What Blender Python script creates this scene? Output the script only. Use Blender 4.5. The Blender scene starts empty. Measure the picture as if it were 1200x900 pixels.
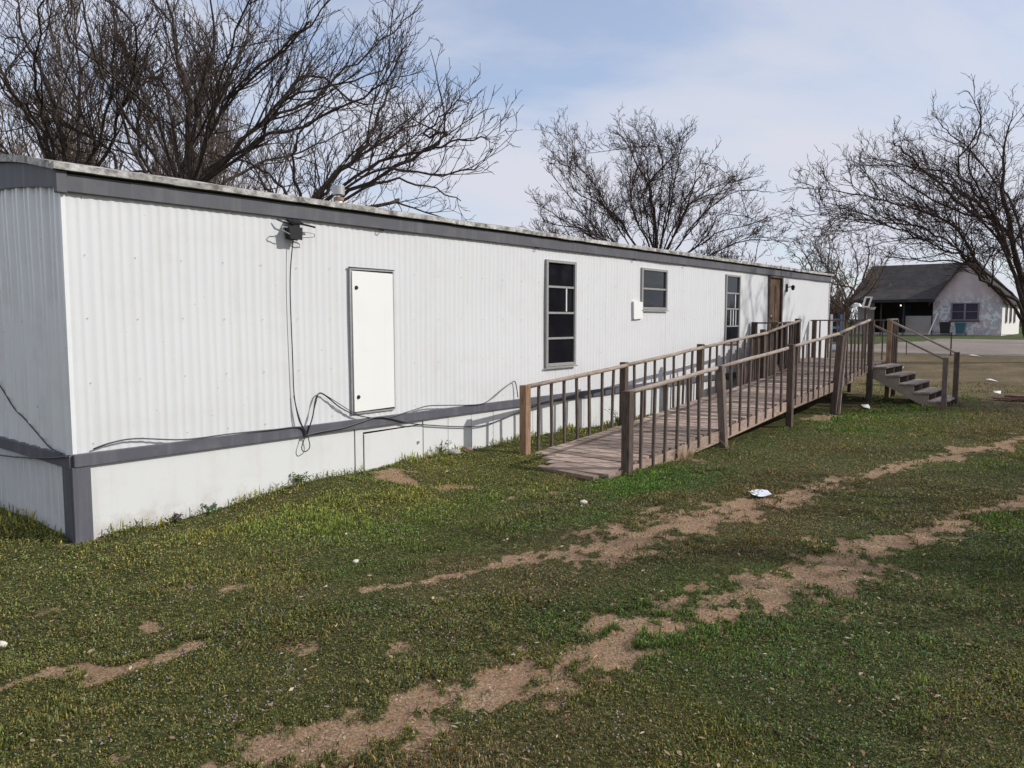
import bpy, math, random
import numpy as np
from mathutils import Vector, Matrix, Quaternion

random.seed(7)
scene = bpy.context.scene
COL = scene.collection
CAM = Vector((-2.351, -6.304, 1.7))
HEAD = math.radians(39.6)
SUN = Vector((.38, -.60, .47)).normalized()
PI = math.pi

# ------------------------------------------------------------------ tagging
def tag(o, label=None, cat=None, group=None, kind=None):
    if label: o['label'] = label
    if cat: o['category'] = cat
    if group: o['group'] = group
    if kind: o['kind'] = kind
    return o

def empty(name, loc, label, cat, group=None):
    o = bpy.data.objects.new(name, None)
    COL.objects.link(o)
    o.location = loc
    o.empty_display_size = .2
    return tag(o, label, cat, group)

def wloc(o):
    v = Vector(o.location)
    while o.parent:
        o = o.parent
        v = v + Vector(o.location)
    return v

# ------------------------------------------------------------------ mesh builder (world coordinates)
class MB:
    def __init__(s):
        s.v = []; s.f = []; s.m = []
    def quadbox(s, c, ax, ay, az, mi=0):
        c = Vector(c); ax = Vector(ax); ay = Vector(ay); az = Vector(az)
        n = len(s.v)
        for sx, sy, sz in ((-1,-1,-1),(1,-1,-1),(1,1,-1),(-1,1,-1),(-1,-1,1),(1,-1,1),(1,1,1),(-1,1,1)):
            s.v.append(c + ax*sx + ay*sy + az*sz)
        for q in ((0,3,2,1),(4,5,6,7),(0,1,5,4),(1,2,6,5),(2,3,7,6),(3,0,4,7)):
            s.f.append(tuple(n+i for i in q)); s.m.append(mi)
        return s
    def box(s, x0, x1, y0, y1, z0, z1, mi=0):
        return s.quadbox(((x0+x1)/2,(y0+y1)/2,(z0+z1)/2), ((x1-x0)/2,0,0), (0,(y1-y0)/2,0), (0,0,(z1-z0)/2), mi)
    def bar(s, a, b, w, h, up=(0,0,1), mi=0):
        a = Vector(a); b = Vector(b); d = b-a; L = d.length; d.normalize()
        u = Vector(up)
        if abs(d.dot(u)) > .99: u = Vector((0,1,0))
        side = d.cross(u).normalized(); u2 = side.cross(d).normalized()
        return s.quadbox((a+b)/2, d*(L/2), side*(w/2), u2*(h/2), mi)
    def tube(s, pts, radii, sides=6, caps=True, mi=0):
        pts = [Vector(p) for p in pts]
        if not hasattr(radii, '__len__'): radii = [radii]*len(pts)
        n0 = len(s.v); N = len(pts)
        t = (pts[1]-pts[0]).normalized()
        a = t.cross(Vector((0,0,1)))
        if a.length < .05: a = t.cross(Vector((1,0,0)))
        a.normalize()
        for i in range(N):
            if i == 0: t = pts[1]-pts[0]
            elif i == N-1: t = pts[-1]-pts[-2]
            else: t = pts[i+1]-pts[i-1]
            t.normalize()
            a = (a - t*a.dot(t)).normalized()
            b = t.cross(a)
            for k in range(sides):
                th = 2*PI*k/sides
                s.v.append(pts[i] + (a*math.cos(th)+b*math.sin(th))*radii[i])
        for i in range(N-1):
            for k in range(sides):
                k2 = (k+1) % sides
                s.f.append((n0+i*sides+k, n0+i*sides+k2, n0+(i+1)*sides+k2, n0+(i+1)*sides+k)); s.m.append(mi)
        if caps:
            s.f.append(tuple(n0+k for k in range(sides))[::-1]); s.m.append(mi)
            s.f.append(tuple(n0+(N-1)*sides+k for k in range(sides))); s.m.append(mi)
        return s
    def lathe(s, c, prof, sides=24, mi=0):
        c = Vector(c); n0 = len(s.v)
        for r, z in prof:
            for k in range(sides):
                th = 2*PI*k/sides
                s.v.append(c+Vector((r*math.cos(th), r*math.sin(th), z)))
        for i in range(len(prof)-1):
            for k in range(sides):
                k2 = (k+1) % sides
                s.f.append((n0+i*sides+k, n0+i*sides+k2, n0+(i+1)*sides+k2, n0+(i+1)*sides+k)); s.m.append(mi)
        return s
    def poly(s, pts, mi=0):
        n = len(s.v); s.v += [Vector(p) for p in pts]
        s.f.append(tuple(range(n, n+len(pts)))); s.m.append(mi)
        return s
    def slab(s, pts, off, mi=0):
        """closed prism: polygon pts extruded by vector off"""
        off = Vector(off); n = len(s.v); k = len(pts)
        s.v += [Vector(p) for p in pts] + [Vector(p)+off for p in pts]
        s.f.append(tuple(range(n, n+k))); s.m.append(mi)
        s.f.append(tuple(range(n+k, n+2*k))[::-1]); s.m.append(mi)
        for i in range(k):
            j = (i+1) % k
            s.f.append((n+i, n+j, n+k+j, n+k+i)); s.m.append(mi)
        return s
    def build(s, name, mat, parent=None, smooth=False, bevel=0, label=None):
        me = bpy.data.meshes.new(name)
        off = wloc(parent) if parent else Vector((0,0,0))
        me.from_pydata([tuple(v-off) for v in s.v], [], s.f)
        mats = mat if isinstance(mat, (list, tuple)) else [mat]
        for m in mats: me.materials.append(m)
        if len(mats) > 1: me.polygons.foreach_set('material_index', s.m)
        if smooth: me.polygons.foreach_set('use_smooth', [True]*len(me.polygons))
        me.update()
        o = bpy.data.objects.new(name, me)
        COL.objects.link(o)
        if parent: o.parent = parent
        if bevel:
            b = o.modifiers.new('bevel', 'BEVEL'); b.width = bevel; b.segments = 2; b.limit_method = 'ANGLE'
        if label: o['label'] = label
        return o

# ------------------------------------------------------------------ materials
def newmat(name):
    m = bpy.data.materials.new(name); m.use_nodes = True
    nt = m.node_tree; b = nt.nodes['Principled BSDF']
    return m, nt, b

def N(nt, t, **kw):
    n = nt.nodes.new(t)
    for k, v in kw.items(): setattr(n, k, v)
    return n

def noise(nt, vec, scale, detail=4, rough=.55):
    n = N(nt, 'ShaderNodeTexNoise')
    n.inputs['Scale'].default_value = scale; n.inputs['Detail'].default_value = detail
    n.inputs['Roughness'].default_value = rough
    if vec is not None: nt.links.new(vec, n.inputs['Vector'])
    return n.outputs['Fac']

def ramp(nt, fac, stops):
    r = N(nt, 'ShaderNodeValToRGB')
    el = r.color_ramp.elements
    while len(el) < len(stops): el.new(.5)
    for e, (p, c) in zip(el, stops):
        e.position = p
        e.color = (c if len(c) == 4 else (*c, 1)) if hasattr(c, '__len__') else (c, c, c, 1)
    nt.links.new(fac, r.inputs['Fac'])
    return r.outputs['Color']

def mix(nt, fac, a, b, mode='MIX'):
    n = N(nt, 'ShaderNodeMix', data_type='RGBA', blend_type=mode)
    for sock, val in ((n.inputs[0], fac), (n.inputs[6], a), (n.inputs[7], b)):
        if isinstance(val, bpy.types.NodeSocket): nt.links.new(val, sock)
        elif hasattr(val, '__len__'): sock.default_value = (*val, 1) if len(val) == 3 else val
        else: sock.default_value = val
    return n.outputs[2]

def mathn(nt, op, a, b=0.0, clamp=False):
    n = N(nt, 'ShaderNodeMath', operation=op); n.use_clamp = clamp
    for sock, val in ((n.inputs[0], a), (n.inputs[1], b)):
        if isinstance(val, bpy.types.NodeSocket): nt.links.new(val, sock)
        else: sock.default_value = val
    return n.outputs[0]

def mapped(nt, src='Position', scale=(1,1,1)):
    if src == 'Position':
        g = N(nt, 'ShaderNodeNewGeometry').outputs['Position']
    else:
        g = N(nt, 'ShaderNodeTexCoord').outputs['Object']
    mp = N(nt, 'ShaderNodeMapping'); mp.inputs['Scale'].default_value = scale
    nt.links.new(g, mp.inputs['Vector'])
    return mp.outputs['Vector']

def bump(nt, b, h, strength=.3, dist=.01):
    bp = N(nt, 'ShaderNodeBump'); bp.inputs['Strength'].default_value = strength; bp.inputs['Distance'].default_value = dist
    nt.links.new(h, bp.inputs['Height']); nt.links.new(bp.outputs['Normal'], b.inputs['Normal'])

def paint(name, col, dirt=(.35,.33,.3), amt=.25, rough=.55, scale=3, spots=True, streak=True):
    m, nt, b = newmat(name)
    p = mapped(nt)
    n1 = noise(nt, p, scale, 6, .6)
    c = mix(nt, ramp(nt, n1, [(.5, 0.0), (.8, amt)]), col, dirt)
    if streak:
        ps = mapped(nt, scale=(9, 9, .5))
        n2 = noise(nt, ps, 1.3, 5, .6)
        c = mix(nt, ramp(nt, n2, [(.52, 0.0), (.85, amt*1.2)]), c, dirt)
    if spots:
        n3 = noise(nt, p, 34, 2, .5)
        c = mix(nt, ramp(nt, n3, [(.735, 0.0), (.77, .55)]), c, (dirt[0]*.5, dirt[1]*.5, dirt[2]*.45))
    nt.links.new(c, b.inputs['Base Color'])
    b.inputs['Roughness'].default_value = rough
    bump(nt, b, noise(nt, p, 14, 3), .15, .006)
    return m

def wood(name, c1, c2, grain=(1,1,1), rough=.85, island=True, dark=(.05,.04,.035)):
    """weathered wood; grain = scale per axis (small along the grain)"""
    m, nt, b = newmat(name)
    p = mapped(nt, scale=grain)
    g = noise(nt, p, 7, 8, .65)
    c = ramp(nt, g, [(.28, dark), (.45, c1), (.72, c2)])
    p2 = mapped(nt)
    c = mix(nt, ramp(nt, noise(nt, p2, 5, 4), [(.45, 0.0), (.75, .45)]), c, (c2[0]*1.15, c2[1]*1.12, c2[2]*1.1))
    if island:
        r = N(nt, 'ShaderNodeNewGeometry').outputs['Random Per Island']
        c = mix(nt, 1.0, c, ramp(nt, r, [(0, .5), (.5, .95), (1, 1.4)]), 'MULTIPLY')
    nt.links.new(c, b.inputs['Base Color'])
    b.inputs['Roughness'].default_value = rough
    bump(nt, b, g, .5, .006)
    return m

def plain(name, col, rough=.5, metal=0.0, var=.15, scale=8):
    m, nt, b = newmat(name)
    p = mapped(nt)
    n = noise(nt, p, scale, 5)
    c = mix(nt, n, tuple(x*(1-var) for x in col), tuple(min(1, x*(1+var)) for x in col))
    nt.links.new(c, b.inputs['Base Color'])
    b.inputs['Roughness'].default_value = rough; b.inputs['Metallic'].default_value = metal
    return m

M = {}
M['siding'] = paint('siding_paint', (.65,.655,.665), dirt=(.45,.44,.42), amt=.22, rough=.42)
M['endsiding'] = paint('end_siding_paint', (.76,.77,.775), dirt=(.42,.43,.43), amt=.3, rough=.3)  # same paint as the long wall, lightened for sky fill on this end
M['skirt'] = paint('skirt_paint', (.655,.66,.655), dirt=(.42,.38,.3), amt=.22, rough=.6, spots=False)
def mudsplash(m):
    nt = m.node_tree; b = nt.nodes['Principled BSDF']; src = b.inputs['Base Color'].links[0].from_socket
    p = mapped(nt); sx = N(nt, 'ShaderNodeSeparateXYZ'); nt.links.new(p, sx.inputs[0])
    f = mathn(nt, 'ADD', mathn(nt, 'MULTIPLY', sx.outputs['Z'], -4.0), mathn(nt, 'MULTIPLY', noise(nt, p, 6, 6, .7), 2.2))
    nt.links.new(mix(nt, ramp(nt, f, [(.45,0.0),(1.0,.28)]), src, (.30,.235,.165)), b.inputs['Base Color'])
mudsplash(M['skirt'])
M['door_white'] = paint('door_paint', (.79,.79,.765), dirt=(.6,.58,.5), amt=.12, rough=.45, spots=False)
M['trim'] = paint('grey_trim_paint', (.085,.085,.105), dirt=(.2,.2,.21), amt=.5, rough=.6, spots=False)
M['trim_old'] = paint('old_fascia_paint', (.08,.08,.095), dirt=(.2,.195,.19), amt=.4, rough=.65, spots=False)
M['alu'] = plain('weathered_aluminium', (.42,.42,.42), .45, .6, .25, 20)
M['frame'] = plain('dull_window_frame', (.29,.285,.27), .6, .15, .3, 30)
M['black'] = plain('black_plastic', (.007,.007,.008), .75)
M['cable'] = plain('black_cable', (.02,.02,.022), .5)
M['gap'] = plain('dark_gap', (.012,.012,.012), .9)
M['white_plastic'] = plain('white_plastic', (.8,.8,.78), .4, 0, .06)
M['white_paper'] = plain('white_paper', (.8,.82,.86), .8, 0, .05)
M['blue_print'] = plain('blue_print', (.25,.38,.7), .8, 0, .05)

def roofmat():
    m, nt, b = newmat('flaking_roof_coating')
    p = mapped(nt)
    n = noise(nt, p, 9, 8, .7)
    n2 = noise(nt, mapped(nt, scale=(1,3,3)), 2.2, 4)
    c = ramp(nt, n, [(.38, (.11,.10,.095)), (.47, (.3,.285,.26)), (.56, (.52,.51,.49)), (.7, (.72,.72,.7))])
    c = mix(nt, ramp(nt, n2, [(.45, 0.0), (.7, .6)]), c, (.2,.185,.165))
    nt.links.new(c, b.inputs['Base Color']); b.inputs['Roughness'].default_value = .7
    bump(nt, b, n, .8, .02)
    return m
M['roof'] = roofmat()

def glassmat(name, tint=(.008,.009,.012), rough=.04, spec=.16):
    m, nt, b = newmat(name)
    p = mapped(nt)
    c = mix(nt, noise(nt, p, 4, 4), tint, tuple(t*2.2 for t in tint))
    nt.links.new(c, b.inputs['Base Color'])
    b.inputs['Roughness'].default_value = rough
    b.inputs['IOR'].default_value = 1.5; b.inputs['Specular IOR Level'].default_value = spec
    bump(nt, b, noise(nt, p, 1.6, 2), .08, .02)
    return m
M['glass'] = glassmat('dark_window_glass', (.006,.006,.008), .05, .07)
M['glass_sky'] = glassmat('reflecting_window_glass', (.008,.010,.014), .03, .3)
M['curtain'] = plain('pale_curtain', (.25,.25,.26), .8)

M['deck'] = wood('weathered_deck_board', (.24,.175,.14), (.41,.325,.27), grain=(6,1.2,6), dark=(.06,.045,.04))
M['rail'] = wood('weathered_rail', (.25,.195,.155), (.39,.325,.275), grain=(1.2,6,6), dark=(.08,.065,.055))
M['post_dark'] = wood('dark_weathered_post', (.085,.058,.044), (.165,.12,.094), grain=(7,7,1), dark=(.03,.022,.018))
M['post_grey'] = wood('grey_weathered_post', (.17,.13,.105), (.28,.225,.185), grain=(7,7,1), dark=(.045,.036,.03))
M['post_tan'] = wood('orange_brown_post', (.22,.125,.07), (.38,.26,.17), grain=(11,11,.7), dark=(.07,.035,.018), island=False)
M['baluster'] = wood('baluster_wood', (.078,.056,.045), (.155,.117,.094), grain=(7,7,1), dark=(.04,.03,.025))
M['tread'] = wood('pale_weathered_tread', (.30,.245,.205), (.47,.40,.345), grain=(1.2,6,6), dark=(.12,.095,.075))
M['beam'] = wood('side_beam_wood', (.23,.16,.125), (.36,.27,.22), grain=(1,6,6), dark=(.07,.045,.035))
M['board_dark'] = wood('dark_rough_board', (.045,.031,.025), (.095,.068,.052), grain=(7,7,.8), dark=(.015,.011,.009))
M['maroon'] = plain('dull_maroon_panel', (.075,.035,.04), .7, 0, .3)
M['door_brown'] = wood('brown_wood_door', (.075,.042,.022), (.16,.092,.048), grain=(7,7,.6), island=False, dark=(.06,.03,.015))
M['concrete'] = plain('concrete', (.38,.36,.33), .9, 0, .25, 14)

def barkmat(name, c1, c2):
    m, nt, b = newmat(name)
    p = mapped(nt, scale=(1,1,.35))
    n = noise(nt, p, 22, 5, .65)
    c = ramp(nt, n, [(.3, c1), (.7, c2)])
    nt.links.new(c, b.inputs['Base Color']); b.inputs['Roughness'].default_value = .95
    b.inputs['Specular IOR Level'].default_value = .15
    bump(nt, b, n, .8, .02)
    return m
M['bark'] = barkmat('dark_bark', (.026,.020,.016), (.095,.074,.061))
M['twig'] = barkmat('twig_bark', (.030,.022,.019), (.090,.067,.056))
M['twig_warm'] = barkmat('warm_twig_bark', (.042,.029,.025), (.115,.084,.070))
M['bark_brown'] = barkmat('brown_bark', (.06,.042,.032), (.15,.115,.09))
M['bark_pale'] = barkmat('pale_twig_bark', (.11,.085,.068), (.24,.195,.16))

# ------------------------------------------------------------------ noise + terrain functions
RT = np.random.RandomState(5).rand(256, 256)
def vnoise(x, y):
    x = np.asarray(x, float); y = np.asarray(y, float)
    xi = np.floor(x).astype(int); yi = np.floor(y).astype(int)
    fx = x-xi; fy = y-yi; fx = fx*fx*(3-2*fx); fy = fy*fy*(3-2*fy)
    a = RT[xi & 255, yi & 255]; b = RT[(xi+1) & 255, yi & 255]
    c = RT[xi & 255, (yi+1) & 255]; d = RT[(xi+1) & 255, (yi+1) & 255]
    return (a*(1-fx)+b*fx)*(1-fy)+(c*(1-fx)+d*fx)*fy
def fbm(x, y, o=4):
    s = 0; a = .5; t = 0
    for i in range(o):
        s = s+a*vnoise(x*2**i+17.3*i, y*2**i-9.1*i); t += a; a *= .55
    return s/t
def sstep(a, b, x):
    t = np.clip((x-a)/(b-a), 0, 1); return t*t*(3-2*t)
def profile(x):
    return .7*np.clip((x-25)/31., 0, 1)
def gz(x, y):
    x = np.asarray(x, float); y = np.asarray(y, float)
    near = 1-sstep(16, 24, np.abs(x-2)); near = near*(1-sstep(7, 12, np.abs(y+4)))
    z = profile(x)+.13*sstep(-1.5, -.05, y)*sstep(.9, 2.6, x)*(1-sstep(17, 20, x))*(1-sstep(4.2, 6, y))
    z = z+near*((fbm(x*1.1, y*1.1)-.5)*.07+(fbm(x*5, y*5, 3)-.5)*.022)
    z = z-.018*dirt(x, y)
    z = z-.03*sstep(-.9, .3, x)*0
    return z

TRACK_A = [(26,-9.4,.18),(17,-6.7,.17),(10.87,-4.99,.15),(7.46,-4.17,.17),(5.21,-3.76,.22),(4.02,-3.49,.30),(3.01,-3.22,.36),(2.21,-3.16,.26),(1.44,-2.86,.09),(.8,-2.6,.03)]
TRACK_B = [(12,-8.0,.2),(8.2,-6.4,.2),(6.05,-5.43,.20),(4.9,-5.15,.13),(4.16,-4.91,.22),(2.8,-4.66,.34),(1.93,-4.45,.32),(1.05,-4.2,.24),(.51,-4.15,.25),(.05,-4.10,.19),(-.41,-3.93,.22),(-.73,-3.8,.20),(-2,-3.5,.2)]
TRACK_C = [(-1.5,-2.2,.06),(-1.17,-2.34,.07),(-.85,-2.45,.07),(-.56,-2.56,.06),(-.3,-2.6,.03)]
SPOTS = [(3.42,-1.53,.14),(3.7,-1.75,.17),(.17,-1.9,.11),(.35,-2.02,.10),(-.05,-1.5,.07),(.65,-1.6,.08),(-.35,-2.0,.10),(4.5,-1.2,.12),(16.6,-4.0,.8),(20,-4.4,.9),(2.6,.0,.12),(3.6,-.02,.2),(0,-.12,.12),(4.4,-6.0,.2),(3.2,-6.1,.16)]
def polydist(x, y, line):
    best = np.full(np.shape(x), -9.)
    for (x0,y0,w0),(x1,y1,w1) in zip(line[:-1], line[1:]):
        dx, dy = x1-x0, y1-y0; L = dx*dx+dy*dy
        t = np.clip(((x-x0)*dx+(y-y0)*dy)/L, 0, 1)
        d = np.hypot(x-x0-t*dx, y-y0-t*dy); w = w0+(w1-w0)*t
        best = np.maximum(best, 1.25-d/w)
    return best
def dirt(x, y):
    x = np.asarray(x, float); y = np.asarray(y, float)
    wx = x+(fbm(x*2.3+5, y*2.3, 3)-.5)*.5; wy = y+(fbm(x*2.3, y*2.3+31, 3)-.5)*.5
    s = np.maximum(polydist(wx, wy, TRACK_A), polydist(wx, wy, TRACK_B))
    s = np.maximum(s, polydist(wx, wy, TRACK_C))
    for (a,b,r) in SPOTS: s = np.maximum(s, 1.1-np.hypot(wx-a, (wy-b)*1.6)/r)
    n = fbm(x*4.5+3, y*6.5+8, 4)
    n2 = fbm(x*1.0+70, y*1.0+11, 3)
    s = s+(n-.5)*2.0+(fbm(x*15, y*19+5, 3)-.5)*2.9-.02
    s = np.maximum(s, (n2-.74)*6+(n-.5)*2.4)
    return sstep(.0, .95, s)

# ------------------------------------------------------------------ ground
def lin(a, b, st):
    return list(np.arange(a, b-1e-9, st))
XS = [-400,-200,-100,-60,-40,-25,-16,-10,-7,-5]+lin(-4, 12, .05)+lin(12, 24, .2)+lin(24, 60, 1.0)+[60,64,70,80,95,120,160,220,300,450,700]
YS = [-500,-250,-140,-90,-60,-45,-35,-28,-22,-18,-15,-13,-11.5,-10.5]+lin(-9.8, .3, .05)+lin(.3, 5, .3)+lin(5, 14, 1.0)+[14,17,21,26,32,40,55,80,120,200,350,600]
XA = np.array(XS); YA = np.array(YS)
GX, GY = np.meshgrid(XA, YA, indexing='ij')
GZ = gz(GX, GY)
nx, ny = GX.shape
verts = np.stack([GX.ravel(), GY.ravel(), GZ.ravel()], 1)
I = np.arange(nx*ny).reshape(nx, ny)
faces = np.stack([I[:-1,:-1].ravel(), I[1:,:-1].ravel(), I[1:,1:].ravel(), I[:-1,1:].ravel()], 1)
def np_mesh(name, verts, faces, mat, smooth=False):
    me = bpy.data.meshes.new(name)
    k = faces.shape[1]
    me.vertices.add(len(verts)); me.vertices.foreach_set('co', verts.astype(np.float32).ravel())
    me.loops.add(faces.size); me.loops.foreach_set('vertex_index', faces.astype(np.int32).ravel())
    me.polygons.add(len(faces))
    me.polygons.foreach_set('loop_start', np.arange(0, faces.size, k, dtype=np.int32))
    me.polygons.foreach_set('loop_total', np.full(len(faces), k, dtype=np.int32))
    me.materials.append(mat)
    if smooth: me.polygons.foreach_set('use_smooth', np.ones(len(faces), dtype=bool))
    me.update(); me.validate()
    o = bpy.data.objects.new(name, me); COL.objects.link(o)
    return o
def groundmat():
    m, nt, b = newmat('lawn_soil')
    p = mapped(nt)
    sx = N(nt, 'ShaderNodeSeparateXYZ'); nt.links.new(p, sx.inputs[0])
    X = sx.outputs['X']
    at = N(nt, 'ShaderNodeAttribute'); at.attribute_name = 'dirt'
    # bare soil with gravel grains
    dn = noise(nt, p, 26, 6, .75)
    dm = ramp(nt, mathn(nt, 'ADD', at.outputs['Fac'], mathn(nt, 'MULTIPLY', mathn(nt, 'SUBTRACT', dn, .5), 1.6)), [(.38, 0.0), (.6, 1.0)])
    g = noise(nt, p, 60, 6, .75)
    soil = ramp(nt, g, [(.32, (.10,.058,.034)), (.5, (.30,.20,.122)), (.66, (.52,.39,.27))])
    soil = mix(nt, ramp(nt, noise(nt, p, 3, 4), [(.4,0.0),(.7,.5)]), soil, (.31,.185,.115))
    peb = N(nt, 'ShaderNodeTexVoronoi'); peb.inputs['Scale'].default_value = 95; nt.links.new(p, peb.inputs['Vector'])
    soil = mix(nt, ramp(nt, peb.outputs['Distance'], [(.12,.8),(.2,0.0)]), soil, (.42,.34,.28))
    # thatch below the blades
    t = noise(nt, p, 30, 6, .7)
    th = ramp(nt, t, [(.35, (.018,.022,.008)), (.5, (.055,.068,.02)), (.66, (.19,.165,.075))])
    gr = noise(nt, p, .9, 5, .6)
    th = mix(nt, ramp(nt, gr, [(.45,0.0),(.66,.5)]), th, (.11,.092,.045))
    near = mix(nt, dm, th, soil)
    # far lawn: brown, tan and green patches
    pf = mapped(nt, scale=(.5,1,1))
    f = noise(nt, pf, .8, 8, .7)
    far = ramp(nt, f, [(.33, (.055,.080,.022)), (.50, (.095,.115,.036)), (.62, (.15,.125,.058)), (.76, (.21,.155,.095))])
    brown = ramp(nt, f, [(.3, (.11,.085,.05)), (.5, (.17,.125,.078)), (.72, (.24,.185,.13))])
    far = mix(nt, ramp(nt, mathn(nt, 'MULTIPLY_ADD', X, 1/60.), [(19/60., 0.0), (23/60., .85)]), far, brown)
    far = mix(nt, mathn(nt, 'GREATER_THAN', X, 40.), far, ramp(nt, noise(nt, p, 1.5, 6, .7), [(.4,(.045,.075,.02)),(.6,(.10,.115,.04))]))
    far = mix(nt, .45, far, mix(nt, 1.0, far, ramp(nt, noise(nt, p, 14, 5, .8), [(.35,.25),(.65,1.5)]), 'MULTIPLY'))
    c = mix(nt, ramp(nt, mathn(nt, 'MULTIPLY', X, 1/60.), [(12/60., 0.0), (18/60., 1.0)]), near, far)
    nt.links.new(c, b.inputs['Base Color']); b.inputs['Roughness'].default_value = 1
    b.inputs['Specular IOR Level'].default_value = .1
    bump(nt, b, g, .9, .02)
    return m
ground = np_mesh('ground', verts, faces, groundmat(), smooth=True)
DV = dirt(GX, GY).ravel().astype(np.float32)
DV[(GX.ravel() > 26) | (GX.ravel() < -12) | (GY.ravel() < -12)] = 0
a = ground.data.attributes.new('dirt', 'FLOAT', 'POINT'); a.data.foreach_set('value', DV)
tag(ground, 'patchy lawn and bare earth of the yard', kind='structure')

# ------------------------------------------------------------------ grass blades
def flow(x, y):     # greenness field
    return fbm(x*.55+40, y*.8+3, 4)
def make_blades():
    rs = np.random.RandomState(11)
    P = []
    def sample(n, r0, r1):
        th = HEAD + (rs.rand(n)-.5)*math.radians(92)
        r = np.sqrt(r0*r0+rs.rand(n)*(r1*r1-r0*r0))
        return CAM.x+r*np.cos(th), CAM.y+r*np.sin(th), r
    for n, r0, r1 in ((380000, 1.9, 4.6), (500000, 4.6, 9), (300000, 9, 17), (70000, 17, 24)):
        P.append(sample(n, r0, r1))
    x = np.concatenate([p[0] for p in P]); y = np.concatenate([p[1] for p in P]); r = np.concatenate([p[2] for p in P])
    # tall fringe along the skirting
    n = 9000
    fx = rs.rand(n)*17.6+.15; fy = -.03-np.abs(rs.randn(n))*.07
    e = rs.rand(n) < .16; fy = np.where(e, rs.rand(n)*4.2, fy); fx = np.where(e, -.05-np.abs(rs.randn(n))*.12, fx)
    keep = (fbm(fx*2.0, fx*0+3, 3) > .47) | e
    fx = fx[keep]; fy = fy[keep]
    fringe = np.concatenate([np.zeros(len(x), bool), np.ones(len(fx), bool)])
    x = np.concatenate([x, fx]); y = np.concatenate([y, fy]); r = np.concatenate([r, np.hypot(fx-CAM.x, fy-CAM.y)])
    # beside the end wall
    ok = ~((x > -.02) & (x < 17.9) & (y > -.015) & (y < 4.3))
    ok &= ~((x > 4.55) & (x < 14.4) & (y > -1.92) & (y < -.58) & (x > 4.9+rs.rand(len(x))*.3))
    d = dirt(x, y)
    ok &= (rs.rand(len(x)) > d*.985) | (fringe & (rs.rand(len(x)) > .3))
    ok &= (y < .2) | (x < -.02) | (x > 17.9)
    thin = fbm(x*1.6+9, y*2.2+9, 3)
    ok &= (rs.rand(len(x)) < .72+.9*(thin-.22)) | fringe
    x, y, r, fringe = x[ok], y[ok], r[ok], fringe[ok]
    n = len(x); z = gz(x, y)
    g = flow(x, y)
    tuft = fbm(x*3.2+1, y*3.2+77, 3)
    lush = sstep(.42, .62, g)*(.30+.70*sstep(-3.4, -2.4, y+.25*(x-6)*(x > 6)))
    h = (.015+.028*rs.rand(n)**1.5)*(.68+1.0*sstep(.45, .72, tuft)**1.5)*(.75+.4*lush)
    h = h*np.where(r > 9, 1.25, 1)
    h = np.where(fringe, .04+.12*rs.rand(n)**2, h)
    w = np.clip(.0016+.0009*r, .003, .02)*(.7+.6*rs.rand(n))
    # kinds: 0 blade, 1 broad weed leaf, 2 straw
    u = rs.rand(n)
    weedf = sstep(.45, .62, fbm(x*.9+5, y*.9+50, 3))
    kind = np.where(u < .34+.36*weedf, 1, 0)
    strawf = .09+.26*(1-lush)*sstep(.35,.6,fbm(x*1.4+33, y*1.9+4, 3))
    kind = np.where((rs.rand(n) < strawf) & ~fringe, 2, kind)
    phi = rs.rand(n)*2*PI
    lean = np.where(kind == 2, 1.2+.5*rs.rand(n), np.where(kind == 1, .5+.8*rs.rand(n), np.abs(rs.randn(n))*.45))
    length = np.where(kind == 2, h*1.5, np.where(kind == 1, np.minimum(h*.6, .015), h))
    w = np.where(kind == 1, w*1.5, w); w = np.where(kind == 2, w*.6, w)
    dirx = np.cos(phi)*np.sin(lean); diry = np.sin(phi)*np.sin(lean); dirz = np.abs(np.cos(lean))
    sx = -np.sin(phi+rs.randn(n)*.4)*w*.5; sy = np.cos(phi)*w*.5
    base = np.stack([x, y, z-.004+np.where(kind == 1, h*.5, 0)], 1)
    side = np.stack([sx, sy, np.zeros(n)], 1)
    D = np.stack([dirx, diry, dirz], 1)*length[:, None]
    # base narrow, mid wide, tip
    v0 = base-side*.5; v1 = base+side*.5
    mid = base+D*.55+np.array([0,0,1.])*(length*.05)[:, None]
    v2 = mid+side; v3 = mid-side
    tip = base+D; tip[:, 2] -= length*.12
    V = np.stack([v0, v1, v2, v3, tip], 1).reshape(-1, 3)
    b5 = np.arange(n)*5
    Fq = np.stack([b5, b5+1, b5+2, b5+2, b5+3, b5, b5+3, b5+2, b5+4], 1).reshape(-1, 3)
    # colours
    rnd = rs.rand(n, 1)
    green = np.array([.098,.155,.034]); lushc = np.array([.100,.225,.034]); olive = np.array([.195,.205,.055])
    straw = np.array([.42,.32,.18]); weed = np.array([.070,.125,.042]); red = np.array([.085,.05,.035])
    L = lush[:, None]
    c = green*(1-L)+lushc*L
    wallside = sstep(-2.6, -.7, y)[:, None]
    ol = sstep(.45, .62, fbm(x*.7+90, y*1.0+20, 3))[:, None]
    c = c*(1-ol*.7)+olive*ol*.7
    br = sstep(.45, .65, fbm(x*.6+9, y*.9+140, 4))[:, None]*(1-.6*wallside)
    c = c*(1-br*.65)+np.array([.20,.15,.08])*br*.65
    c = c*(1-wallside*.55)+np.array([.31,.36,.085])*wallside*.55  # yellower green by the wall, with the sunny strip's brightness mixed in
    c = np.where((kind == 1)[:, None], weed*.55+c*.45, c)
    c = np.where(((kind == 1) & (rs.rand(n) < .12))[:, None], red, c)
    c = np.where((kind == 2)[:, None], straw*(.5+.7*rnd), c)
    c = c*np.array([1.10,.92,1.08])*(.40+1.75*rs.rand(n, 1)**1.6)
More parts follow.
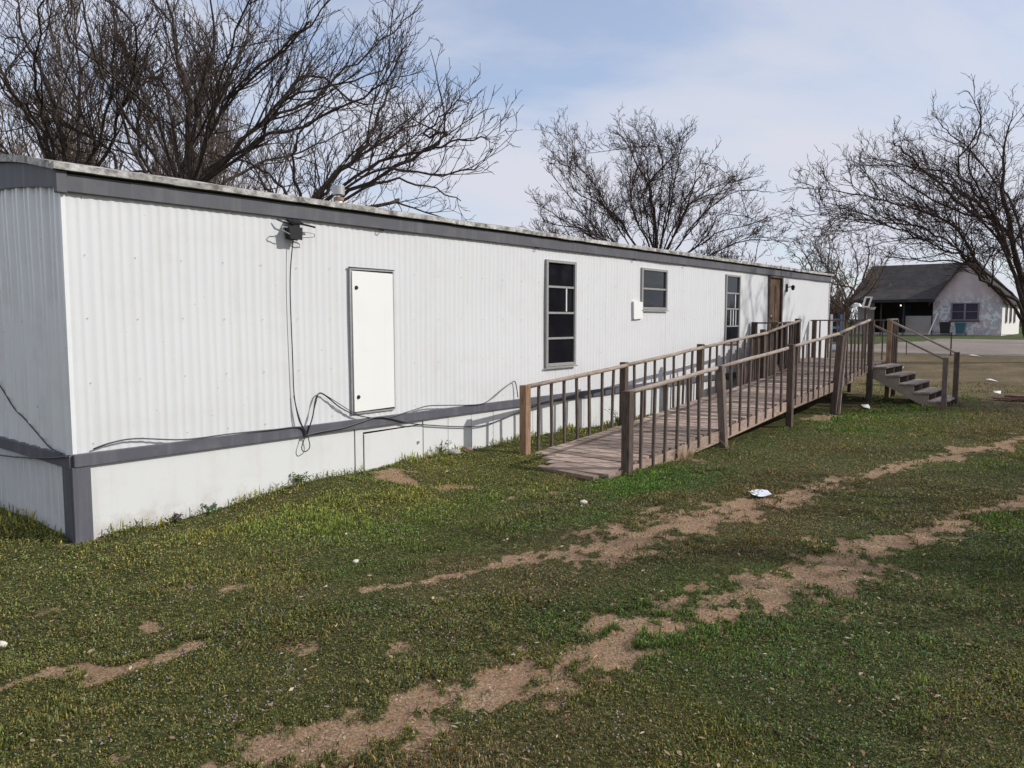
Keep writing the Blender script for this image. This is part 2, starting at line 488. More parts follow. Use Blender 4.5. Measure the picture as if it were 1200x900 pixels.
    hue = rs.rand(n, 1); c = c*np.where(hue < .25, np.array([1.3,1.05,.8]), np.where(hue > .8, np.array([.85,1.05,1.25]), np.array([1.,1.,1.])))
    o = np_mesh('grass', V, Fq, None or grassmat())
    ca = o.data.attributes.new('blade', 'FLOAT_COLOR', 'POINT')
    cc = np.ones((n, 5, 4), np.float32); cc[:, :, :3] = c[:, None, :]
    cc[:, 0:2, :3] *= .42; cc[:, 4, :3] *= 1.2  # shade between blades painted at the feet, highlight at the tips
    ca.data.foreach_set('color', cc.ravel())
    tag(o, 'short patchy lawn grass and low weeds', 'grass', kind='stuff')
def grassmat():
    m, nt, b = newmat('grass_blade')
    at = N(nt, 'ShaderNodeAttribute'); at.attribute_name = 'blade'
    nt.links.new(at.outputs['Color'], b.inputs['Base Color'])
    b.inputs['Roughness'].default_value = .6; b.inputs['Specular IOR Level'].default_value = .25
    tr = N(nt, 'ShaderNodeBsdfTranslucent')
    cm = mix(nt, 1.0, at.outputs['Color'], (1.3,1.5,.7), 'MULTIPLY'); nt.links.new(cm, tr.inputs['Color'])
    ms = N(nt, 'ShaderNodeMixShader'); ms.inputs[0].default_value = .28
    nt.links.new(b.outputs[0], ms.inputs[1]); nt.links.new(tr.outputs[0], ms.inputs[2])
    nt.links.new(ms.outputs[0], nt.nodes['Material Output'].inputs['Surface'])
    return m
make_blades()

def make_flowers():
    rs = np.random.RandomState(3)
    n = 8000
    th = HEAD+(rs.rand(n)-.5)*math.radians(88); r = 1.9+5.5*rs.rand(n)**1.1
    x = CAM.x+r*np.cos(th); y = CAM.y+r*np.sin(th)
    ok = (dirt(x, y) < .2) & (fbm(x*1.3+60, y*1.3+2, 3) > .49) & (fbm(x*5+1, y*5+9, 2) > .5) & (y < -1.4)
    x, y = x[ok], y[ok]; n = len(x); z = gz(x, y)+.022+.02*rs.rand(n)
    V = []; F = []
    for i in range(n):
        b = len(V); s = .0026+.0026*rs.rand(); a = rs.rand()*6.28
        for k in range(5):
            V.append((x[i]+s*math.cos(a+k*1.256), y[i]+s*math.sin(a+k*1.256), z[i]+rs.rand()*.003))
        V.append((x[i], y[i], z[i]+.007))
        for k in range(5): F.append((b+k, b+(k+1) % 5, b+5))
    m = plain('purple_petal', (.30,.20,.29), .7, 0, .25, 40)
    o = np_mesh('wildflowers', np.array(V), np.array(F), m)
    tag(o, 'tiny purple wildflowers scattered through the lawn', 'flowers', kind='stuff')
make_flowers()

def make_scatter():
    rs = np.random.RandomState(8)
    V = []; F = []
    n = 26000
    th = HEAD+(rs.rand(n)-.5)*math.radians(86); r = 2+10*rs.rand(n)**1.3
    x = CAM.x+r*np.cos(th); y = CAM.y+r*np.sin(th); d = dirt(x, y)
    ok = (d > .75) & (y < -.1); x, y = x[ok][:5200], y[ok][:5200]; z = gz(x, y)
    for i in range(len(x)):
        b = len(V); s = .0022+.006*rs.rand()**3; a = rs.rand()*6.28
        for k in range(4): V.append((x[i]+s*math.cos(a+k*1.57)*rs.uniform(.7,1.4), y[i]+s*math.sin(a+k*1.57)*rs.uniform(.7,1.4), z[i]+s*.2))
        V.append((x[i], y[i], z[i]+s*.9))
        for k in range(4): F.append((b+k, b+(k+1) % 4, b+4))
    m, nt, b_ = newmat('gravel_grain')
    rr = N(nt, 'ShaderNodeNewGeometry').outputs['Random Per Island']
    nt.links.new(ramp(nt, rr, [(0,(.14,.09,.06)),(.5,(.34,.24,.17)),(1,(.58,.48,.38))]), b_.inputs['Base Color']); b_.inputs['Roughness'].default_value = .9
    tag(np_mesh('gravel', np.array(V), np.array(F), m), 'loose fine gravel on the bare wheel ruts', 'gravel', kind='stuff')
    V = []; F = []; n = 2600
    th = HEAD+(rs.rand(n)-.5)*math.radians(86); r = 2+13*rs.rand(n)**1.1
    x = CAM.x+r*np.cos(th); y = CAM.y+r*np.sin(th); ok = y < -.15; x, y = x[ok], y[ok]; z = gz(x, y)+.012+.02*rs.rand(len(x))
    for i in range(len(x)):
        b = len(V); a = rs.rand()*6.28; l = .008+.014*rs.rand(); w = l*rs.uniform(.15,.5)
        ca, sa = math.cos(a), math.sin(a); t = rs.uniform(-.4,.4)
        V += [(x[i]-ca*l, y[i]-sa*l, z[i]), (x[i]-sa*w, y[i]+ca*w, z[i]+w*t+.003), (x[i]+ca*l, y[i]+sa*l, z[i]+l*t), (x[i]+sa*w, y[i]-ca*w, z[i]-w*t)]
        F.append((b,b+1,b+2,b+3))
    m, nt, b_ = newmat('dead_leaf')
    rr = N(nt, 'ShaderNodeNewGeometry').outputs['Random Per Island']
    nt.links.new(ramp(nt, rr, [(0,(.12,.07,.04)),(.6,(.30,.21,.12)),(1,(.50,.42,.28))]), b_.inputs['Base Color']); b_.inputs['Roughness'].default_value = .85
    tag(np_mesh('leaf_litter', np.array(V), np.array(F), m), 'small dead leaves and straw bits scattered on the lawn', 'leaf litter', kind='stuff')
make_scatter()
# ------------------------------------------------------------------ mobile home
LEN, WID = 17.88, 4.27
rndw = random.Random(12)
Z0, Z1 = .66, 2.69
home = empty('mobile_home', (LEN/2, WID/2, 0), 'long single storey white mobile home with ribbed metal siding and dark grey trim', 'mobile home')
M['endsiding_dull'] = paint('end_skirting_paint', (.58,.59,.60), dirt=(.36,.36,.35), amt=.3, rough=.6)
OPEN = [  # x0,x1,z0,z1
    (5.972,6.655,1.08,2.50), (8.50,9.33,1.88,2.52), (11.68,12.33,1.27,2.56), (13.84,14.62,.83,2.66)]

def ribs(a0, a1, extra=(), per=.102):
    """positions along a wall and their relief (trapezoid ribs)"""
    xs = []
    k = 0; p = a0
    while p < a1:
        for f, h in ((0,0),(.10,0),(.24,1),(.36,1),(.50,0),(.62,0),(.70,.7),(.78,.7),(.88,0)):
            q = p+f*per
            if q < a1: xs.append((q, h))
        p += per
    xs.append((a1, 0))
    out = [t for t in xs if all(abs(t[0]-e) > .004 for e in extra)] + [(e, 0) for e in extra]
    return sorted(out)

def ribbed_wall(name, mat, axis, a0, a1, z0, z1, base, outn, holes=(), depth=.0046, ztop=None, per=.155, flat=False):
    ex = [h[0] for h in holes]+[h[1] for h in holes]
    cols = ribs(a0, a1, ex, per)
    zs = sorted(set([z0, z1]+[h[2] for h in holes]+[h[3] for h in holes]+[z0+(z1-z0)*k/8 for k in range(1, 8)]))
    mb = MB()
    for (a, h) in cols:
        for z in zs:
            wob = (float(vnoise(a*1.3+3, z*1.1+7))-.5)*.020
            o = base+outn*(h*depth+wob)
            zz = z if z != z1 or ztop is None else ztop(a)
            mb.v.append(Vector((a, o, zz)) if axis == 'x' else Vector((o, a, zz)))
    nz = len(zs)
    for i in range(len(cols)-1):
        am = (cols[i][0]+cols[i+1][0])/2
        for j in range(nz-1):
            zm = (zs[j]+zs[j+1])/2
            if any(h[0] < am < h[1] and h[2] < zm < h[3] for h in holes): continue
            mb.f.append((i*nz+j, (i+1)*nz+j, (i+1)*nz+j+1, i*nz+j+1)); mb.m.append(0)
    return mb.build(name, mat, home, smooth=not flat)

def rooftop(y):
    t = (y-WID/2)/(WID/2)
    return 2.86+.24*(1-abs(t)**2.2)
ribbed_wall('siding', M['siding'], 'x', 0, LEN, Z0, Z1, 0, -1, OPEN)
ribbed_wall('siding', M['siding'], 'x', 0, LEN, Z0, Z1, WID, 1)
ribbed_wall('end_siding', M['endsiding'], 'y', 0, WID, Z0, Z1+.3, 0, -1, ztop=lambda a: rooftop(a)-.1, depth=.030, per=.25, flat=True)
ribbed_wall('end_siding', M['endsiding'], 'y', 0, WID, Z0, Z1+.3, LEN, 1, ztop=lambda a: rooftop(a)-.1, depth=.030, per=.25, flat=True)
# inner dark volume behind the openings
MB().box(.06, LEN-.06, .12, WID-.06, .5, 2.66).build('interior', M['gap'], home)

# roof
mb = MB()
ys = [-.085]+[WID*k/16 for k in range(0, 17)]+[WID+.085]
prof = [(y, rooftop(min(max(y, 0), WID)) + (0 if 0 <= y <= WID else -.012)) for y in ys]
xs = [-.075+(LEN+.15)*k/120 for k in range(121)]
for x in xs:
    for (y, z) in prof:
        mb.v.append(Vector((x, y, z+(float(fbm(x*1.5, y*2+4, 3))-.5)*.022)))
npf = len(prof)
for i in range(len(xs)-1):
    for j in range(npf-1):
        mb.f.append((i*npf+j, (i+1)*npf+j, (i+1)*npf+j+1, i*npf+j+1)); mb.m.append(0)
roof = mb.build('roof', M['roof'], home, smooth=True)
# rolled edge of the roof, both long sides and ends
for yy in (-.09, WID+.03):
    mb = MB()
    for k in range(60):
        x0 = -.08+(LEN+.16)*k/60; x1 = -.08+(LEN+.16)*(k+1)/60
        dz = (random.random()-.5)*.006
        mb.box(x0, x1, yy, yy+.06, 2.805+dz, 2.852+dz)
    mb.build('roof_edge', M['roof'], roof)
for xx in (-.085, LEN+.03):
    mb = MB()
    for k in range(24):
        y0 = -.03+(WID+.06)*k/24; y1 = -.03+(WID+.06)*(k+1)/24
        z0 = rooftop(min(max(y0,0),WID)); z1 = rooftop(min(max(y1,0),WID))
        mb.slab([(xx,y0,z0-.05),(xx,y1,z1-.05),(xx,y1,z1+.006),(xx,y0,z0+.006)], (.055,0,0))
    mb.build('end_roof_edge', M['roof'], roof)
# fascia
mb = MB().box(-.03, LEN+.03, -.045, -.012, 2.655, 2.785)
mb.build('fascia', M['trim_old'], home, bevel=.004)
MB().box(-.05, LEN+.05, -.03, -.005, 2.787, 2.815).build('gutter_shadow_strip', M['gap'], home)  # dark strip stands in for the shadow gap below the roof edge
MB().box(-.03, LEN+.03, WID+.012, WID+.045, 2.655, 2.80).build('fascia', M['trim'], home)
for x in (-.05, LEN+.012):
    mb = MB()
    for k in range(24):
        y0 = -.02+(WID+.04)*k/24; y1 = -.02+(WID+.04)*(k+1)/24
        z0 = rooftop(min(max(y0,0),WID)); z1 = rooftop(min(max(y1,0),WID))
        mb.slab([(x,y0,2.68+.55*(z0-2.86)),(x,y1,2.68+.55*(z1-2.86)),(x,y1,z1-.055),(x,y0,z0-.055)], (.038,0,0))
    mb.build('end_fascia', M['trim'], home)
MB().box(-.058, .02, -.058, .0, 2.64, 2.80).build('corner_cap', M['trim_old'], home, bevel=.006)
# corner flashings of the siding
mb = MB().box(-.018, .012, -.018, -.004, .66, 2.66).box(-.018, -.004, -.004, .025, .66, 2.66)
mb.build('corner_trim', M['endsiding'], home)
MB().box(LEN-.012, LEN+.018, -.018, .0, .66, 2.66).build('corner_trim', M['siding'], home)
# belt band
MB().box(-.02, LEN+.02, -.045, -.014, .575, .675).build('belt_band', M['trim'], home, bevel=.004)
MB().box(-.045, -.014, -.014, WID+.02, .565, .665).build('belt_band', M['trim'], home, bevel=.004)
# skirting corner posts
MB().box(-.035, .10, -.035, -.005, -.15, .573).build('corner_board', M['trim'], home, bevel=.004)
MB().box(-.036, -.008, -.003, .16, -.15, .563).build('corner_board', M['trim'], home, bevel=.004)
# skirting panels
cuts = [.10, 2.695, 2.70]
mb = MB().box(.10, 2.685, -.012, .03, -.15, .574)
mb.box(2.70, 2.80, -.014, .03, -.15, .574)
mb.box(2.80, 3.66, -.006, .03, -.15, .10)
mb.box(2.80, 3.66, -.006, .03, .525, .574)
x = 3.672
while x < LEN:
    x1 = min(x+.40, LEN)
    mb.box(x+.004, x1, -.010-.004*random.random(), .03, -.15, .574)
    x = x1+.004
mb.build('skirting', M['skirt'], home)
MB().box(2.683, 2.701, .0, .02, -.1, .57).box(2.8, 3.67, .012, .028, .0, .53).build('skirting_gap', M['gap'], home)
sp = MB().slab([(2.815,-.022,.115),(3.648,-.022,.098),(3.652,-.022,.512),(2.815,-.022,.502)], (0,.012,0)).build('access_panel', M['skirt'], home, bevel=.003, label='slightly crooked access panel in the skirting')
MB().lathe((3.58,-.03,.33), [(.001,-.012),(.014,-.012),(.014,.012),(.001,.012)], 10).build('panel_latch', M['alu'], sp)
mb = MB()
y = .16
while y < WID:
    y1 = min(y+.148, WID)
    mb.box(-.012, .03, y+.003, y1-.003, -.15, .564)
    if y > .2: mb.box(-.017, .0, y-.004, y+.0025, -.15, .563, 1)  # white bead drawn as the light showing through a panel gap
    y = y1
mb.build('end_skirting', [M['endsiding_dull'], M['white_plastic']], home)
MB().box(.0, .02, .16, WID, -.1, .56).build('end_skirting_gap', M['white_plastic'], home)  # white backing, light through the panel gaps put in as colour
MB().box(0, LEN, WID-.03, WID+.012, -.15, .66).build('skirting', M['skirt'], home)
MB().box(LEN-.03, LEN+.012, 0, WID, -.15, .66).build('skirting', M['skirt'], home)

# windows
def window(x0, x1, z0, z1, rails, muntins, glass='glass_sky'):
    fw = .034
    mb = MB()
    for (a,b,c,d) in ((x0-.012,x0+fw,z0-.014,z1+.014),(x1-fw,x1+.012,z0-.014,z1+.014)):
        mb.box(a, b, -.034, .03, c, d)
    mb.box(x0+fw, x1-fw, -.034, .03, z1-fw*.7, z1+.014)
    mb.box(x0+fw, x1-fw, -.034, .03, z0-.014, z0+fw*.8)
    f = mb.build('window', M['frame'], home, bevel=.003)
    MB().box(x0-.03, x1+.03, -.05, -.032, z0-.035, z0-.018).build('sill', M['frame'], f)
    MB().box(x0+.02, x1-.02, -.004, .004, z0+.02, z1-.02).build('pane', M[glass], f)
    for z in rails: MB().box(x0+fw+.002, x1-fw-.002, -.024, -.006, z-.014, z+.014).build('sash_rail', M['frame'], f)
    for (x, a, b) in muntins: MB().box(x-.010, x+.010, -.020, -.0055, a, b).build('muntin', M['white_plastic'], f)
    return f
h = (2.50-1.08)
window(*OPEN[0], [1.08+h*.26, 1.08+h*.505, 1.08+h*.755], [(5.972+.47, 1.08+h*.52, 1.08+h*.745)], 'glass')
w2 = window(*OPEN[1], [2.205], [])
h = 2.56-1.27
window(*OPEN[2], [1.27+h*.24, 1.27+h*.50, 1.27+h*.735], [(12.13, 1.27+h*.515, 1.27+h*.72),(12.05, 1.27+h*.255, 1.27+h*.485),(12.17, 1.27+h*.255, 1.27+h*.485),(11.93, 1.27+h*.255, 1.27+h*.485)])

# storage door
dx0, dx1, dz0, dz1 = 2.675, 3.225, .745, 2.20
sd = MB().slab([(dx0+.012,-.034,dz0+.012),(dx1,-.034,dz0+.02),(dx1-.006,-.034,dz1-.012),(dx0+.006,-.034,dz1-.004)], (0,.016,0)).build('storage_door', M['door_white'], home, bevel=.004, label='plain white storage door low in the long wall')
mb = MB().box(dx0-.020, dx0-.006, -.026, -.010, dz0-.02, dz1+.02).box(dx1+.008, dx1+.022, -.026, -.010, dz0-.01, dz1+.02)
mb.box(dx0-.006, dx1+.008, -.026, -.010, dz1+.012, dz1+.026).box(dx0-.006, dx1+.008, -.026, -.010, dz0-.018, dz0-.002)
mb.build('door_frame', M['alu'], sd)
MB().box(dx0-.006, dx1+.008, -.0165, -.013, dz0-.002, dz1+.012).build('door_gap', M['gap'], sd)
MB().slab([(dx0-.03,-.034,dz1+.029),(dx1+.03,-.034,dz1+.028),(dx1+.03,-.034,dz1+.034),(dx0-.03,-.034,dz1+.038)], (0,.022,0)).build('drip_cap', M['gap'], sd)
for (bx, bz) in ((dx0+.055, dz1-.17), (dx0+.06, dz0+.16)):
    mb = MB()
    mb.tube([(bx,-.0345,bz),(bx,-.044,bz)], [.022,.018], 14)
    mb.build('door_bolt', M['black'], sd)

# entry door
ex0, ex1, ez0, ez1 = OPEN[3]
ed = MB().box(ex0+.05, ex1-.05, .01, .045, ez0+.01, ez1-.05).build('entry_door', M['door_brown'], home, label='brown wooden entry door')
mb = MB().box(ex0-.01, ex0+.05, -.03, .06, ez0, ez1).box(ex1-.05, ex1+.02, -.03, .06, ez0, ez1).box(ex0+.05, ex1-.05, -.03, .06, ez1-.05, ez1)
mb.build('door_frame', M['board_dark'], ed)
mb = MB()
for (a,b,c,d) in ((.14,.34,.15,.75),(.42,.62,.15,.75),(.14,.34,.9,1.6),(.42,.62,.9,1.6)):
    mb.box(ex0+a, ex0+b, .0, .012, ez0+c, ez0+d)
mb.build('door_panel', M['door_brown'], ed)
MB().lathe((ex0+.10,-.03,ez0+.95), [(.001,-.03),(.025,-.02),(.03,0),(.025,.02),(.001,.03)], 12).build('door_knob', M['alu'], ed)
# wall lamp by the door
lm = MB().box(14.86, 14.93, -.03, -.01, 2.33, 2.50).build('wall_lamp', M['black'], home)
MB().bar((14.895,-.03,2.43), (14.90,-.14,2.44), .02, .02).build('lamp_arm', M['black'], lm)
MB().lathe((14.90,-.15,2.40), [(.015,-.04),(.035,-.02),(.04,.03),(.045,.05),(.02,.07),(.001,.08)], 12).build('lamp_shade', M['black'], lm)
# meter cover
mp = MB().slab([(8.245,-.045,1.72),(8.50,-.045,1.735),(8.49,-.045,1.975),(8.235,-.045,1.995)], (0,.03,0)).build('meter_cover', M['white_plastic'], home, bevel=.01, label='white box cover fixed below the small window')
mb = MB()
for z in (.74, 1.22, 1.71, 2.20, 2.63):
    x = .14
    while x < LEN-.1:
        if not any(h[0]-.05 < x < h[1]+.05 and h[2]-.06 < z < h[3]+.06 for h in list(OPEN)+[(2.63,3.27,.7,2.26)]):
            zz = z+rndw.uniform(-.006,.006)
            mb.box(x-.003, x+.003, -.0115, -.006, zz-.003, zz+.003)
        x += .38
o = mb.build('siding_screws', plain('dull_screw', (.42,.40,.37), .6, .3), home); tag(o, kind='stuff')
# small hooks under the eave
for hx in (3.05, 5.72, 8.2, 9.9):
    MB().tube([(hx,-.02,2.655),(hx,-.05,2.64),(hx+.04,-.055,2.635),(hx+.05,-.02,2.65)], .006, 5).build('eave_hook', M['gap'], home)
# end of small bracket below the far window
# roof vents
vz = rooftop(1.3)
vp = MB().lathe((3.565,1.3,vz-.02), [(.08,0),(.08,.02),(.045,.025),(.045,.12)], 20).build('roof_vent', M['white_plastic'], home, smooth=True)
MB().lathe((3.565,1.3,vz+.13), [(.04,.0),(.072,.002),(.074,.10),(.066,.112),(.001,.12)], 24).build('vent_cap', M['alu'], vp)
MB().lathe((3.565,1.3,vz+.04), [(.046,.02),(.062,.025),(.062,.06),(.046,.065)], 20).build('vent_collar', plain('rusty_metal', (.30,.19,.11), .8, .2, .3, 30), vp)
for (vx, vy) in ((9.5,2.2),(13.2,1.8)):
    MB().lathe((vx,vy,rooftop(vy)-.02), [(.06,0),(.03,.02),(.03,.12),(.001,.12)], 14).build('vent_stub', M['alu'], home)

# flood light below the eave: black box with two wire loops and antenna-like arms
fl = MB().slab([(1.89,-.12,2.57),(2.035,-.11,2.56),(2.03,-.11,2.455),(1.905,-.12,2.46)], (0,.075,0)).build('floodlight', M['black'], home, bevel=.006, label='black lamp box with wire loops under the eave')
MB().bar((1.985,-.03,2.635), (1.985,-.11,2.60), .13, .02).box(1.95, 2.02, -.10, -.02, 2.57, 2.625).build('lamp_bracket', M['black'], fl)
MB().tube([(1.80,-.05,2.625),(1.86,-.08,2.60),(1.95,-.1,2.605)], .007, 5).tube([(2.02,-.1,2.60),(2.14,-.10,2.59),(2.20,-.09,2.585),(2.12,-.07,2.60),(2.02,-.06,2.615)], .009, 6).build('lamp_strut', M['black'], fl)
MB().tube([(1.90,-.10,2.555),(1.82,-.12,2.555),(1.80,-.13,2.54),(1.81,-.13,2.52),(1.89,-.12,2.495)], .005, 6).build('wire_loop', M['alu'], fl)
MB().tube([(2.04,-.1,2.53),(2.12,-.12,2.525),(2.16,-.13,2.515),(2.16,-.13,2.49),(2.10,-.12,2.48),(2.04,-.1,2.475)], .005, 6).build('wire_loop', M['alu'], fl)

# ------------------------------------------------------------------ cables
def smoothpts(p, n=6):
    p = [Vector(a) for a in p]; out = []
    for i in range(len(p)-1):
        p0 = p[max(i-1,0)]; p1 = p[i]; p2 = p[i+1]; p3 = p[min(i+2,len(p)-1)]
        for k in range(n):
            t = k/n
            out.append(.5*((2*p1)+(p2-p0)*t+(2*p0-5*p1+4*p2-p3)*t*t+(3*p1-p0-3*p2+p3)*t**3))
    out.append(p[-1]); return out
def cable(pts, r, label, name='cable'):
    mb = MB().tube(smoothpts(pts), r*.8, 6)
    o = mb.build(name, M['cable']); tag(o, label, 'cable')
cable([(1.972,-.06,2.47),(1.945,-.03,2.061),(1.953,-.03,1.335),(1.962,-.03,0.967),(2.0,-.05,0.755),(2.05,-.06,0.6),(2.01,-.06,0.472),(2.035,-.07,0.43),(2.095,-.06,0.452),(2.10,-.06,0.511),(2.06,-.06,0.624),(1.99,-.055,0.74),(1.955,-.03,.98)], .0065, 'thin black cable hanging from the lamp under the eave down to a loop')
cable([(2.063,-.06,0.569),(2.147,-.05,0.744),(2.244,-.035,0.98),(2.5,-.04,0.814),(2.716,-.05,0.715),(3.061,-.05,0.654),(3.432,-.05,0.693),(3.693,-.05,0.728),(3.967,-.05,0.714),(4.556,-.055,0.674),(4.793,-.05,0.718),(5.039,-.04,0.828),(5.209,-.035,0.893),(5.295,-.035,0.899),(5.33,-.05,0.70)], .008, 'black cable peaking left of the storage door and rising again by the first ramp post')
cable([(0.126,-.03,0.70),(0.256,-.04,0.734),(0.455,-.04,0.744),(0.847,-.05,0.690),(1.281,-.055,0.69),(1.714,-.055,0.68),(1.996,-.055,0.67),(2.061,-.06,0.568)], .008, 'black cable resting along the grey band near the left corner')
cable([(2.064,-.06,0.586),(2.234,-.06,0.600),(2.495,-.06,0.610),(2.771,-.06,0.650),(2.944,-.06,0.675),(3.121,-.06,0.648),(3.43,-.055,0.56),(3.69,-.04,0.514),(4.252,-.04,0.434),(4.712,-.04,0.406),(5.33,-.04,0.497),(5.936,-.05,0.58),(6.75,-.06,0.62)], .0085, 'black cable sagging below the grey band across the skirting')
cable([(2.07,-.065,.575),(2.12,-.06,.70),(2.20,-.045,.90),(2.25,-.035,.985),(2.36,-.04,.93),(2.6,-.05,.78),(2.72,-.055,.72)], .005, 'thin second strand beside the cable that peaks left of the storage door')
cable([(-.03,2.889,1.658),(-.03,2.158,1.381),(-.03,1.506,1.135),(-.03,1.156,0.948),(-.03,0.927,0.878),(-.035,0.569,0.754),(-.04,0.363,0.69),(-.055,0.096,0.674)], .008, 'black cable drooping across the shaded end wall')
cable([(-.06,2.6,0.44),(-.06,1.507,0.505),(-.06,0.882,0.554),(-.06,0.323,0.615),(-.062,-.01,0.665)], .008, 'black cable lying along the grey band of the shaded end wall')

# ------------------------------------------------------------------ ramp
RL, RR = -.60, -1.92
def railz(x):
    pts = [(4.2,.86),(4.8,.90),(7.1,1.06),(9.6,1.25),(12.3,1.45),(14.2,1.70),(15,1.70)]
    for (a,za),(b,zb) in zip(pts[:-1], pts[1:]):
        if x <= b: return za+(zb-za)*(x-a)/(b-a)
    return 1.7
def deckz(x):
    pts = [(4.1,.03),(4.8,.075),(7.2,.225),(9.74,.42),(12.5,.60),(14.3,.80),(15,.80)]
    for (a,za),(b,zb) in zip(pts[:-1], pts[1:]):
        if x <= b: return za+(zb-za)*(x-a)/(b-a)
    return .8
ramp_o = empty('wooden_ramp', (9.3,(RL+RR)/2,0), 'long weathered wooden access ramp with balustrades climbing along the white wall', 'ramp')
mb = MB()
x = 4.50; rnd = random.Random(4)
while x < 14.27:
    w = .138
    za = deckz(x); zb = deckz(x+w)
    y0 = RR+.03+rnd.uniform(-.02,.02); y1 = RL-.02+rnd.uniform(-.03,.03)
    if x < 4.9:
        y1 = RL-.12-.9*(4.95-x)+rnd.uniform(-.035,.02); y0 = RR-.02+rnd.uniform(-.04,.06)
    tilt = rnd.uniform(-.006,.006); sk = rnd.uniform(-.006,.006)
    d = Vector((w/2-.004, sk*.3, (zb-za)/2))
    mb.quadbox((x+w/2, (y0+y1)/2, (za+zb)/2-.018+rnd.uniform(-.002,.003)), d, (sk,(y1-y0)/2,tilt), (0,0,.019))
    x += w+.011
mb.build('deck_boards', M['deck'], ramp_o)
mb = MB().quadbox((4.43,-1.47,.035), (.055,0,.0), (.05,.42,.0), (0,0,.022))
mb.build('threshold_board', M['beam'], ramp_o, bevel=.004, label='reddish board at the foot of the ramp')
SEC = [4.87, 7.25, 9.75, 12.25, 14.27]
for Y, sgn in ((RR, -1), (RL, 1)):
    mb = MB(); mb2 = MB()
    for a, b in zip([4.5, 4.8, 7.2, 9.74, 12.5], [4.8, 7.2, 9.74, 12.5, 14.25]):
        mb.bar((a,Y+sgn*.012,deckz(a)-.09-.0), (b,Y+sgn*.012,deckz(b)-.09), .04, .15)
        mb2.bar((a,Y-sgn*.03,deckz(a)-.125), (b,Y-sgn*.03,deckz(b)-.125), .04, .14)
    mb.build('side_beam', M['beam'], ramp_o, bevel=.003); mb2.build('joist', M['post_dark'], ramp_o)
for xx in (7.25, 9.75, 12.25):
    mb = MB().bar((xx,RR+.03,deckz(xx)-.2),(xx,RL-.03,deckz(xx)-.2), .04,.13)
    mb.build('cross_beam', M['post_dark'], ramp_o)
def post(parent, x, y, z0, z1, mat, w=.092, lean=(0,0), label=None, yaw=0):
    mb = MB()
    c = Vector((x+lean[0]/2, y+lean[1]/2, (z0+z1)/2))
    ax = Vector((math.cos(yaw),math.sin(yaw),0))*(w/2); ay = Vector((-math.sin(yaw),math.cos(yaw),0))*(w/2)
    mb.quadbox(c, ax, ay, (lean[0]/2, lean[1]/2, (z1-z0)/2))
    return mb.build('post', mat, parent, bevel=.006, label=label)
# outer (near) side
post(ramp_o, 4.87, RR-.05, -.12, .93, M['post_dark'], .10)
post(ramp_o, 7.36, RR-.06, -.12, 1.10, M['post_grey'], .095, (-.14,0.02), 'grey post leaning toward the foot of the ramp')
post(ramp_o, 9.80, RR-.055, -.12, 1.32, M['post_dark'], .095)
post(ramp_o, 12.0, RR-.055, -.12, 1.42, M['post_dark'], .11, (.32,0), 'dark post leaning toward the landing')
post(ramp_o, 12.0, RR-.15, -.12, 1.46, M['rail'], .042, (.58,0.08), 'thin brace leaning against the dark post')
# inner side
post(ramp_o, 4.79, RL, -.1, .925, M['post_tan'], .10, (0,0), 'orange brown post at the foot of the ramp')
post(ramp_o, 7.12, RL+.05, -.1, 1.10, M['post_dark'], .095)
post(ramp_o, 9.56, RL+.055, -.1, 1.30, M['post_dark'], .10)
post(ramp_o, 12.25, RL+.055, -.1, 1.52, M['post_dark'], .095)
# rails
def rail(parent, a, b, w=.075, h=.045):
    mb = MB()
    a = Vector(a); b = Vector(b); n = 5
    pts = [a.lerp(b, k/n)+Vector((0,0,rnd.uniform(-.006,.006) if 0 < k < n else 0)) for k in range(n+1)]
    mb.tube(pts, [h*.62]*len(pts), 8)
    for v in mb.v: pass
    o = mb.build('handrail', M['rail'], parent, smooth=True)
    return o
for Y, xs in ((RR-.02, [4.90,7.28,9.82,12.3,14.27]), (RL+.0, [4.82,7.10,9.52,12.3,14.12])):
    for a, b in zip(xs[:-1], xs[1:]):
        rail(ramp_o, (a-.01,Y,railz(a)-.0), (b+.03,Y,railz(b)-.0))
# balusters
def balusters(parent, Y, a, b, n, below, w=.031, top=None, rng=rnd):
    for i in range(n):
        x = a+(b-a)*(i+1)/(n+1)+rng.uniform(-.018,.018)
        zt = railz(x)-.02; zb = deckz(x)-below+rng.uniform(-.04,.02)
        lx = rng.uniform(-.02,.02)
        mb = MB().quadbox((x,Y+rng.uniform(-.004,.004),(zt+zb)/2), (w/2,0,0), (0,w/2,0), (lx,0,(zt-zb)/2))
        mb.build('baluster', M['baluster'], parent)
outer = list(zip([4.9,7.28,9.82,12.3], [7.22,9.78,12.1,14.25], [7,7,7,7]))
for a,b,n in outer: balusters(ramp_o, RR-.035, a, b, n, .13)
inner = list(zip([4.82,7.12,9.58,12.3], [7.10,9.54,12.25,14.1], [7,7,8,5]))
for a,b,n in inner: balusters(ramp_o, RL+.045, a, b, n, .16)
